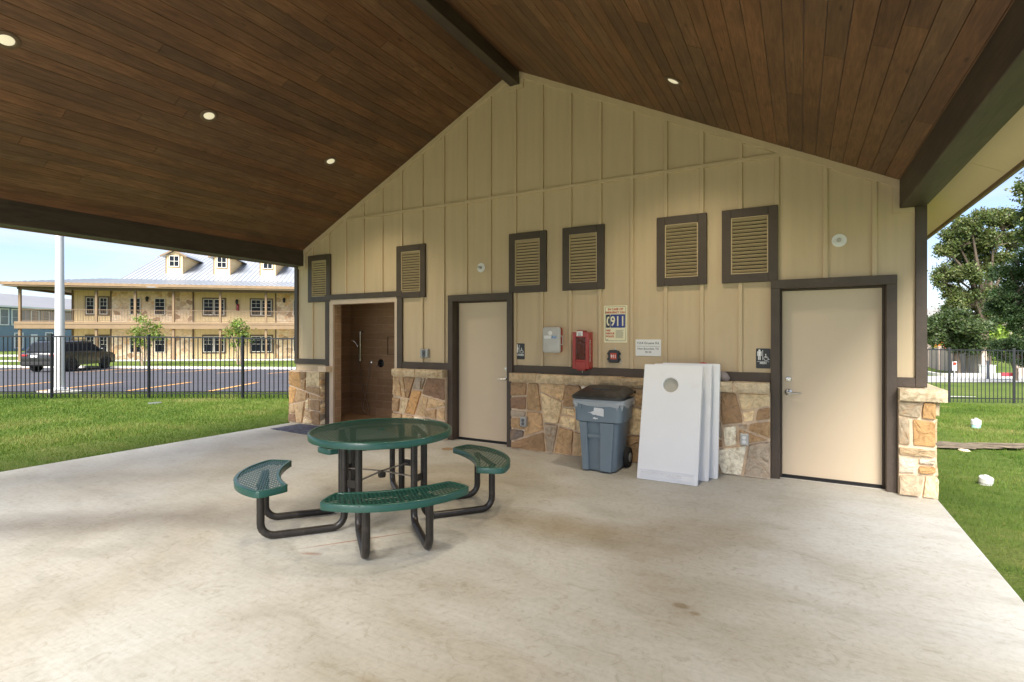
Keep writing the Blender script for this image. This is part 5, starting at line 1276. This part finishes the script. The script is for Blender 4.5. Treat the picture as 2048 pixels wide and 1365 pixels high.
# ------------------------------------------------------------------ blue building
pa=Vector(cs(-60,66.5)); pb=Vector(cs(420,116)); d=(pb-pa); LB=d.length; ang=math.atan2(d.y,d.x)
bb=thing('blue_building','blue two storey building with grey roof behind the tan building at the far left','building',(pa.x,pa.y,0),ang)
ORG[bb.name]=(0,0,0)
def bp(n,mb,m,par=bb,**k): return mb.build(n,m,par,world=False,**k)
mb=MB(); mb.box(0,LB,0,12,-1,5.65)
z=-.4
while z<5.6: mb.add([(0,-.03,z),(LB,-.03,z),(LB,0,z+.2),(0,0,z+.2)],[(0,1,2,3)]); mb.add([(0,-.03,z),(LB,-.03,z),(LB,0,z-.001),(0,0,z-.001)],[(0,1,2,3)]); z+=.2
bp('wall',mb,M['bluewall'])
mb=MB(); mb.box(13.2,LB,-.12,-.02,2.9,5.65); x=13.3
while x<LB: mb.box(x,x+.12,-.16,-.1,2.9,5.65); x+=.3
bp('upper_panel',mb,M['greywall'])
mb=MB(); pq(mb,[(-.5,-.6,5.75),(LB+.5,-.6,5.75),(LB+.5,6,7.9),(-.5,6,7.9)],.08); pq(mb,[(-.5,12.6,5.75),(LB+.5,12.6,5.75),(LB+.5,6,7.9),(-.5,6,7.9)],.08); bp('roof',mb,pm('grey_roof_sheet',(.24,.24,.25),.5,.05,.4,metal=.1))
mb=MB(); mb.box(-.5,LB+.5,-.66,-.58,5.55,5.78); bp('fascia',mb,M['whtrim'])
for (x0,x1,z0,z1) in((3.6,4.9,3.1,5.4),(5.2,6.5,3.1,5.4),(8.0,9.3,3.1,5.4),(9.6,10.9,3.1,5.4),(14.6,17.4,3.0,5.3),(22,23.2,3.7,5.2),(25.5,26.5,3.6,5.2),(31,32.5,3.1,5.3),(5.6,6.9,-.1,2.1),(10.2,11.4,0,2.2),(18.4,19.5,.4,1.9),(27,28.4,.2,2.0)):
    mb=MB(); yw=-.06 if x0<13 or z1<2.5 else -.2; winmesh(mb,x0,x1,z0,z1,yw,0,1,2,.14); mb.box(x0+.1,x1-.1,yw-.0,yw+.05,(z0+z1)/2-.04,(z0+z1)/2+.04); wv=bp('window',mb,M['whtrim'])
    mb=MB(); mb.box(x0+.1,x1-.1,yw-.02,yw+.01,z0+.1,z1-.1); bp('pane',mb,pm('pane_grey',(.16,.17,.18),.2,.3,.7) if x0==3.6 else bpy.data.materials['pane_grey'],wv)
mb=MB(); mb.box(8.0,9.0,-.1,-.04,-.4,1.9); bp('door',mb,M['whtrim'])

# ------------------------------------------------------------------ foliage
def foliage(name,clumps,n,leaf,mat,parent,seed,flat_=1.0,tone=(.5,1.5),sub=9):
    r=np.random.default_rng(seed)
    if sub>1:
        nc=[]
        for c_ in clumps:
            for q in range(sub):
                d_=r.normal(size=3); d_/=np.linalg.norm(d_); k_=r.uniform(.45,1.08); rr_=r.uniform(.28,.56); nc.append((c_[0]+d_[0]*c_[3]*k_,c_[1]+d_[1]*c_[3]*k_,c_[2]+d_[2]*c_[5]*k_,c_[3]*rr_,c_[4]*rr_,c_[5]*rr_*.8))
        clumps=nc
    vol=np.array([c_[3]*c_[4]*c_[5] for c_ in clumps]); pr=vol**.8/np.sum(vol**.8)
    idx=r.choice(len(clumps),n,p=pr); Cc=np.array(clumps)
    d=r.normal(size=(n,3)); d/=np.linalg.norm(d,axis=1)[:,None]; rad=r.uniform(0,1,n)**.45
    # break each clump into twigs
    P=Cc[idx,:3]+d*rad[:,None]*Cc[idx,3:6]
    ntw=max(40,n//14); tw=r.integers(0,n,ntw); T_=P[tw]
    near=r.integers(0,ntw,n); mixm=r.random(n)<.75
    P=np.where(mixm[:,None],T_[near]+r.normal(size=(n,3))*leaf*2.0,P)
    a=r.normal(size=(n,3)); a/=np.linalg.norm(a,axis=1)[:,None]; b=np.cross(a,r.normal(size=(n,3))); b/=np.linalg.norm(b,axis=1)[:,None]
    L_=leaf*r.uniform(.6,1.4,n)[:,None]; b=b*.55*flat_
    V=np.stack([P-a*L_,P+b*L_,P+a*L_,P-b*L_],1).reshape(-1,3)
    me=bpy.data.meshes.new(name); me.vertices.add(4*n); me.vertices.foreach_set('co',V.ravel()); me.loops.add(4*n); me.loops.foreach_set('vertex_index',np.arange(4*n,dtype=np.int32))
    me.polygons.add(n); me.polygons.foreach_set('loop_start',np.arange(0,4*n,4,dtype=np.int32)); me.polygons.foreach_set('loop_total',np.full(n,4,dtype=np.int32)); me.update()
    at=me.color_attributes.new('tone','FLOAT_COLOR','CORNER'); ctone=r.uniform(.7,1.35,len(clumps))[idx]; t=r.uniform(*tone,n)*ctone; yy=r.uniform(.85,1.3,n)
    cc=np.stack([t*yy,t,t*.9,np.ones(n)],1).repeat(4,0); at.data.foreach_set('color',cc.ravel()); me.materials.append(mat)
    o=bpy.data.objects.new(name,me); C.objects.link(o); o.parent=parent; return o
def branch(mb,p,d,L_,r,lv,rd,ends,spread=.6):
    pts=[Vector(p)];dd=Vector(d).normalized(); n=5
    for i in range(n):
        dd=(dd+Vector((rd.uniform(-1,1),rd.uniform(-1,1),rd.uniform(-.4,.8)))*.13).normalized(); pts.append(pts[-1]+dd*L_/n)
    mb.tube(pts,[r*(1-.5*i/n) for i in range(n+1)],7 if lv>1 else 5)
    ends.append(pts[-1])
    if lv>0:
        for k in range(3 if lv>1 else 3):
            nd=(dd+Vector((rd.uniform(-1,1),rd.uniform(-1,1),rd.uniform(-.3,.7)))*spread).normalized(); st=pts[rd.choice([3,4,5])]
            branch(mb,st,nd,L_*.68,r*.5,lv-1,rd,ends,spread)
def pxc(lst,wd,base):   # crown clumps given as bearing / height pairs at the tree's own distance
    o=[]
    for (x,y,r_,*k) in lst:
        dw=k[0] if k else 0; X,Y=cs(x,wd+dw); Z=1.6-(y-673)/1037.8*(wd+dw); rr=r_/1037.8*wd; o.append((X-base[0],Y-base[1],Z-base[2],rr,rr,rr*.82))
    return o
def tree(name,label,cat_,x,wd,clumps,n,leaf,mat,trunk,seed,bark='bark',lv=3,spread=.7,rad=.3,group=None):
    X,Y=cs(x,wd); base_=(X,Y,H(X,Y)); t=thing(name,label,cat_,base_,0,group); rd=random.Random(seed)
    cl=pxc(clumps,wd,base_); mb=MB(); ends=[]
    th=trunk; pts=[(0,0,-.3),(.05,0,th*.35),(-.08,.05,th*.7),(.1,0,th)]; mb.tube(pts,[rad*1.25,rad,rad*.88,rad*.75],10)
    for c_ in cl:    # a limb reaching into each clump
        a=Vector((.1,0,th*rd.uniform(.75,1.0))); b=Vector(c_[:3]); m_=(a+b)/2+Vector((rd.uniform(-.3,.3),rd.uniform(-.3,.3),.15*(b-a).length)); pp=cat([a,a.lerp(m_,.6)+Vector((0,0,.1)),m_,b],3)
        L_=(b-a).length; r0=min(rad*.55,.05+L_*.022); mb.tube(pp,[r0*(1-.8*i/(len(pp)-1)) for i in range(len(pp))],6)
        for q in range(4): branch(mb,tuple(b.lerp(m_,.3)),(rd.uniform(-1,1),rd.uniform(-1,1),rd.uniform(-.3,1)),c_[3]*.9,r0*.3,1,rd,ends,spread)
    mb.build('trunk',M[bark],t,world=False,smooth=True); foliage('crown',cl,n,leaf,M[mat],t,seed)
    return t
oak=[(1978,428,26),(1942,448,24,-1),(1908,474,22),(1893,500,18),(1915,512,24,1),(2012,440,26),(1950,482,26,1),(1985,475,26,-1),(2020,480,24),(1890,545,18),(1912,560,24),(1880,562,14),(1942,545,22,-1),(1968,530,18),(1900,588,16),(1930,585,24),(1958,590,20),(1995,515,20),(1992,590,22),(1950,622,26,1),(1915,612,18),(1985,630,24)]
tree('oak_tree','tall airy oak rising above the others beyond the right fence','tree',1968,44,oak,74000,.095,'oak',5.0,5,rad=.42)
low1=[(1872,650,20),(1895,640,22),(1925,648,26,-1),(1865,675,16),(1890,672,20),(1915,680,20),(1945,660,26),(1958,690,18,-1),(1930,690,12)]
tree('bushy_tree','dense dark bushy tree low beside the right corner of the building','tree',1915,41,low1,40000,.10,'dkleaf',2.2,8,rad=.22)
mes=[(2035,530,30),(2010,556,24),(2050,575,34),(2005,590,22),(2032,610,34),(2060,540,34),(2072,620,40),(2020,640,26),(2050,655,30),(2085,500,40),(2078,460,34),(2066,432,22),(2030,585,20)]
tree('mesquite_tree','bright green feathery tree cut off by the right photo edge','tree',2085,27,mes,60000,.050,'mesq',3.2,12,rad=.2)
low2=[(2005,690,18),(2030,690,24),(2050,702,24),(2068,690,26),(2015,712,14),(2040,718,18)]
tree('juniper_shrub','low spreading dark green shrub tree above the fence at the right','tree',2030,31,low2,22000,.05,'mesq',1.5,15,rad=.12)
# near branch tips at the top right edge
tip=[(2062,375,20),(2075,345,26),(2068,405,16),(2050,372,9),(2052,398,8)]
tree('hackberry_tree','tree whose branch tips enter at the upper right photo edge','tree',2120,24,tip+[(2110,420,50),(2130,480,50)],16000,.085,'oak',6,19,rad=.22)
thin=[(1990,660,10),(2000,668,10),(1982,672,9)]
# yellow green brush on the hillside
bid=0
for i,(x,y,r_,wd) in enumerate([(1978,668,16,60),(1995,655,18,64),(2012,690,18,58),(1972,700,16,55),(1996,705,14,54),(1885,692,14,62),(1935,700,16,60),(1862,700,12,60),(2030,700,16,62),(1955,680,16,60)]):
    X,Y=cs(x,wd); t=thing('hillside_bush','yellow green bush on the hillside, %s'%['below the tall oak','right of the oak trunk','behind the fence post','low beside the wall end','low right of the wall end','beside the orange barrier','under the oak','at the building corner','near the right photo edge','left of the oak trunk'][i],'bush',(X,Y,H(X,Y)),0,'yellow green bushes beyond the wall')
    cl=pxc([(x,y,r_),(x-8,y+8,r_*.7),(x+8,y+6,r_*.7)],wd,(X,Y,H(X,Y))); foliage('leaves',cl,1600,.17,M['brush'],t,40+i,sub=3)
    mb=MB(); mb.tube([(0,0,-.2),tuple(Vector(cl[0][:3])*.9)],[.09,.04],6); mb.build('stem',M['bark'],t,world=False)
# young trees by the tan building
def ytree(x,wd,label,cl,seed):
    X,Y=cs(x,wd); b=(X,Y,H(X,Y)); t=thing('young_tree',label,'tree',b,0,'young trees in front of the tan building'); rd=random.Random(seed); cls=pxc(cl,wd,b)
    mb=MB()
    for k in range(4):
        a=R(90*k+30); top_=cls[k%len(cls)]; mb.tube(cat([(.08*math.cos(a),.08*math.sin(a),-.1),(.2*math.cos(a),.2*math.sin(a),1.2),tuple(Vector(top_[:3]))],4),[.045-.003*i for i in range(9)],6)
    mb.build('trunk',M['barky'],t,world=False,smooth=True); foliage('crown',cls,1500,.085,M['lime'],t,seed,.8,(.5,1.4),5)
ytree(287,36.5,'young light green tree nearer the parked car',[(288,645,13),(280,660,14),(300,662,13),(268,672,11),(310,672,11),(290,680,13),(278,690,8),(300,695,8)],61)
ytree(478,37.5,'young light green tree nearer the restroom building',[(478,648,12),(470,660,12),(487,662,12),(462,670,9),(492,674,9),(477,680,12),(450,672,6),(470,692,7)],62)

# ------------------------------------------------------------------ right background: wall, box, sign, posts, houses
a=Vector(cs(1800,56.0)); b=Vector(cs(1966.5,39.6))
d=b-a; t=thing('precast_wall','tan precast panel wall across the road beyond the right fence','wall',(a.x,a.y,0))
mb=MB(); n=7
for i in range(n):
    p=a+d*i/n; q=a+d*(i+1)/n; zp=H(*p);zq=H(*q); mb.bar((p.x,p.y,min(zp,zq)+.75),(q.x,q.y,min(zp,zq)+.75+.0),.15,2.5)
mb.build('panel',M['wallR'],t)
for i in range(n+1):
    p=a+d*i/n; mb=MB(); z=H(*p); mb.box(p.x-.16,p.x+.16,p.y-.16,p.y+.16,z-.5,z+2.1); mb.box(p.x-.2,p.x+.2,p.y-.2,p.y+.2,z+2.1,z+2.17); mb.build('pier',M['wallR'],t)
def slabbox(name,label,cat_,x,wd,w_,h_,m,dz=0,th=.15,y0=0):
    X,Y=cs(x,wd); t=thing(name,label,cat_,(X,Y,H(X,Y)+dz),R(29)); ORG[t.name]=(0,0,0); mb=MB(); mb.box(-w_/2,w_/2,-th/2,th/2,-.3,h_); mb.build('body',m,t,world=False,bevel=.02)
    mb=MB(); mb.box(-w_/2-.03,w_/2+.03,-th/2-.03,th/2+.03,h_,h_+.05); mb.build('top',m,t,world=False,bevel=.01); return t
slabbox('utility_cabinet','pale grey utility cabinet at the end of the precast wall','cabinet',1974.5,39.2,.78,.78,M['whtrim'],0,.5)
slabbox('precast_wall','second tan precast wall segment at the right photo edge','wall',2062,37.5,2.2,1.2,M['wallR'],0,.2)
slabbox('bollard','dark grey square bollard at the kerb beyond the right fence','bollard',1975.5,33,.11,1.15,pm('bollard_grey',(.10,.11,.13),.5),0,.11)
X,Y=cs(1908.5,37.4); t=thing('road_sign','small white no parking sign with red circle before the precast wall','sign',(X,Y,H(X,Y)),R(29)); ORG[t.name]=(0,0,0)
mb=MB(); mb.box(-.03,.03,-.03,.03,-.2,.5); mb.build('post',M['greybox'],t,world=False)
mb=MB(); mb.box(-.17,.17,-.05,-.03,.45,1.1); mb.build('sign_plate',M['white'],t,world=False)
mb=MB(); mb.lathe([(.09,-.056),(.125,-.056),(.125,-.052),(.09,-.052),(.09,-.056)],(0,0,.95),'Y',20); mb.bar((-.07,-.054,.88),(.07,-.054,1.02),.004,.03); mb.build('red_circle',M['redtx'],t,world=False)
X,Y=cs(1880,60); t=thing('orange_barrier','orange barrier panel half hidden in the dark bushes','barrier',(X,Y,H(X,Y)),R(29)); ORG[t.name]=(0,0,0)
mb=MB(); mb.box(-.9,.9,-.03,.03,.5,1.5); mb.build('panel',pm('orange_panel',(.7,.16,.03),.6),t,world=False)
mb=MB(); mb.box(-.8,-.7,-.02,.02,-1,.5); mb.box(.7,.8,-.02,.02,-1,.5); mb.build('post',M['greybox'],t,world=False)
for i,(x,wd,lab) in enumerate([(2032,95,'distant tan house with grey roof on the hillside at the right edge'),(1858,110,'distant white house just right of the building corner')]):
    X,Y=cs(x,wd); t=thing('hillside_house',lab,'house',(X,Y,H(X,Y)),R(40)); ORG[t.name]=(0,0,0)
    mb=MB(); mb.box(-5,5,-4,4,-1,3); mb.build('wall',M['wallR'] if i==0 else M['whtrim'],t,world=False)
    mb=MB(); mb.prism([(-4.6,2.9),(4.6,2.9),(0,5.2)],lambda a,b:(-5.5,a,b),lambda a,b:(5.5,a,b)); mb.build('roof',pm('shingle_roof',(.22,.21,.20),.8,.15,1),t,world=False)
    for xx in(-3,0,3):
        mb=MB(); winmesh(mb,xx-.6,xx+.6,1,2.3,-4.02,0,1,2); mb.m=1; mb.box(xx-.55,xx+.55,-4.03,-4.005,1.05,2.25); mb.build('window',[M['whtrim'],M['glassdk']],t,world=False)

# ------------------------------------------------------------------ cleanout pipes in the lawn
def cleanout(x,y,label,r_,h_,tilt,blue):
    z=H(x,y); t=thing('cleanout_pipe',label,'pipe',(x,y,z)); t.rotation_euler=(R(tilt),R(tilt*.6),0)
    mb=MB(); mb.lathe([(0,-.1),(r_*.9,-.1),(r_*.9,h_*.45),(0,h_*.45)],n=24); mb.build('pipe',pm('pale_teal_pipe',(.30,.55,.52),.5) if blue else M['frost'],t,world=False,smooth=True,ang=30)
    mb=MB(); mb.lathe([(0,h_*.42),(r_,h_*.42),(r_,h_*.9),(r_*.88,h_),(r_*.4,h_),(r_*.36,h_*1.18),(0,h_*1.18)],n=24); mb.build('cap',pm('pvc_cap',(.50,.50,.47),.6,.15,14),t,world=False,smooth=True,ang=30)
cleanout(1.84,1.17,'white capped cleanout pipe tilted in the near grass',.066,.105,8,False)
cleanout(3.15,7.30,'white capped cleanout pipe with teal base in the farther grass',.084,.17,2,True)
def stone_bit(x,y,s_,label):
    bm=bmesh.new(); bmesh.ops.create_icosphere(bm,subdivisions=2,radius=s_); rd=random.Random(int(x*100))
    for v in bm.verts: v.co=Vector((v.co.x*1.3,v.co.y,v.co.z*.5))*rd.uniform(.8,1.15)
    me=bpy.data.meshes.new('rock'); bm.to_mesh(me); bm.free(); me.materials.append(M['mortar']); o=bpy.data.objects.new('rock',me); C.objects.link(o); o.location=(x,y,H(x,y)+.02); tag(o,label,'rock')
stone_bit(2.20,3.72,.06,'pale rock at the edge of the bare soil strip')
# valve box lid in the left lawn
X,Y=cs(310,12.7); mb=MB(); z=H(X,Y); mb.lathe([(0,0),(.15,0),(.15,.02),(.13,.03),(0,.03)],(X,Y,z),'Z',20); tag(mb.build('valve_box_lid',pm('grey_lid',(.12,.125,.115),.7,.2,9),smooth=True),'flat grey valve box lid in the lawn before the left fence','lid')
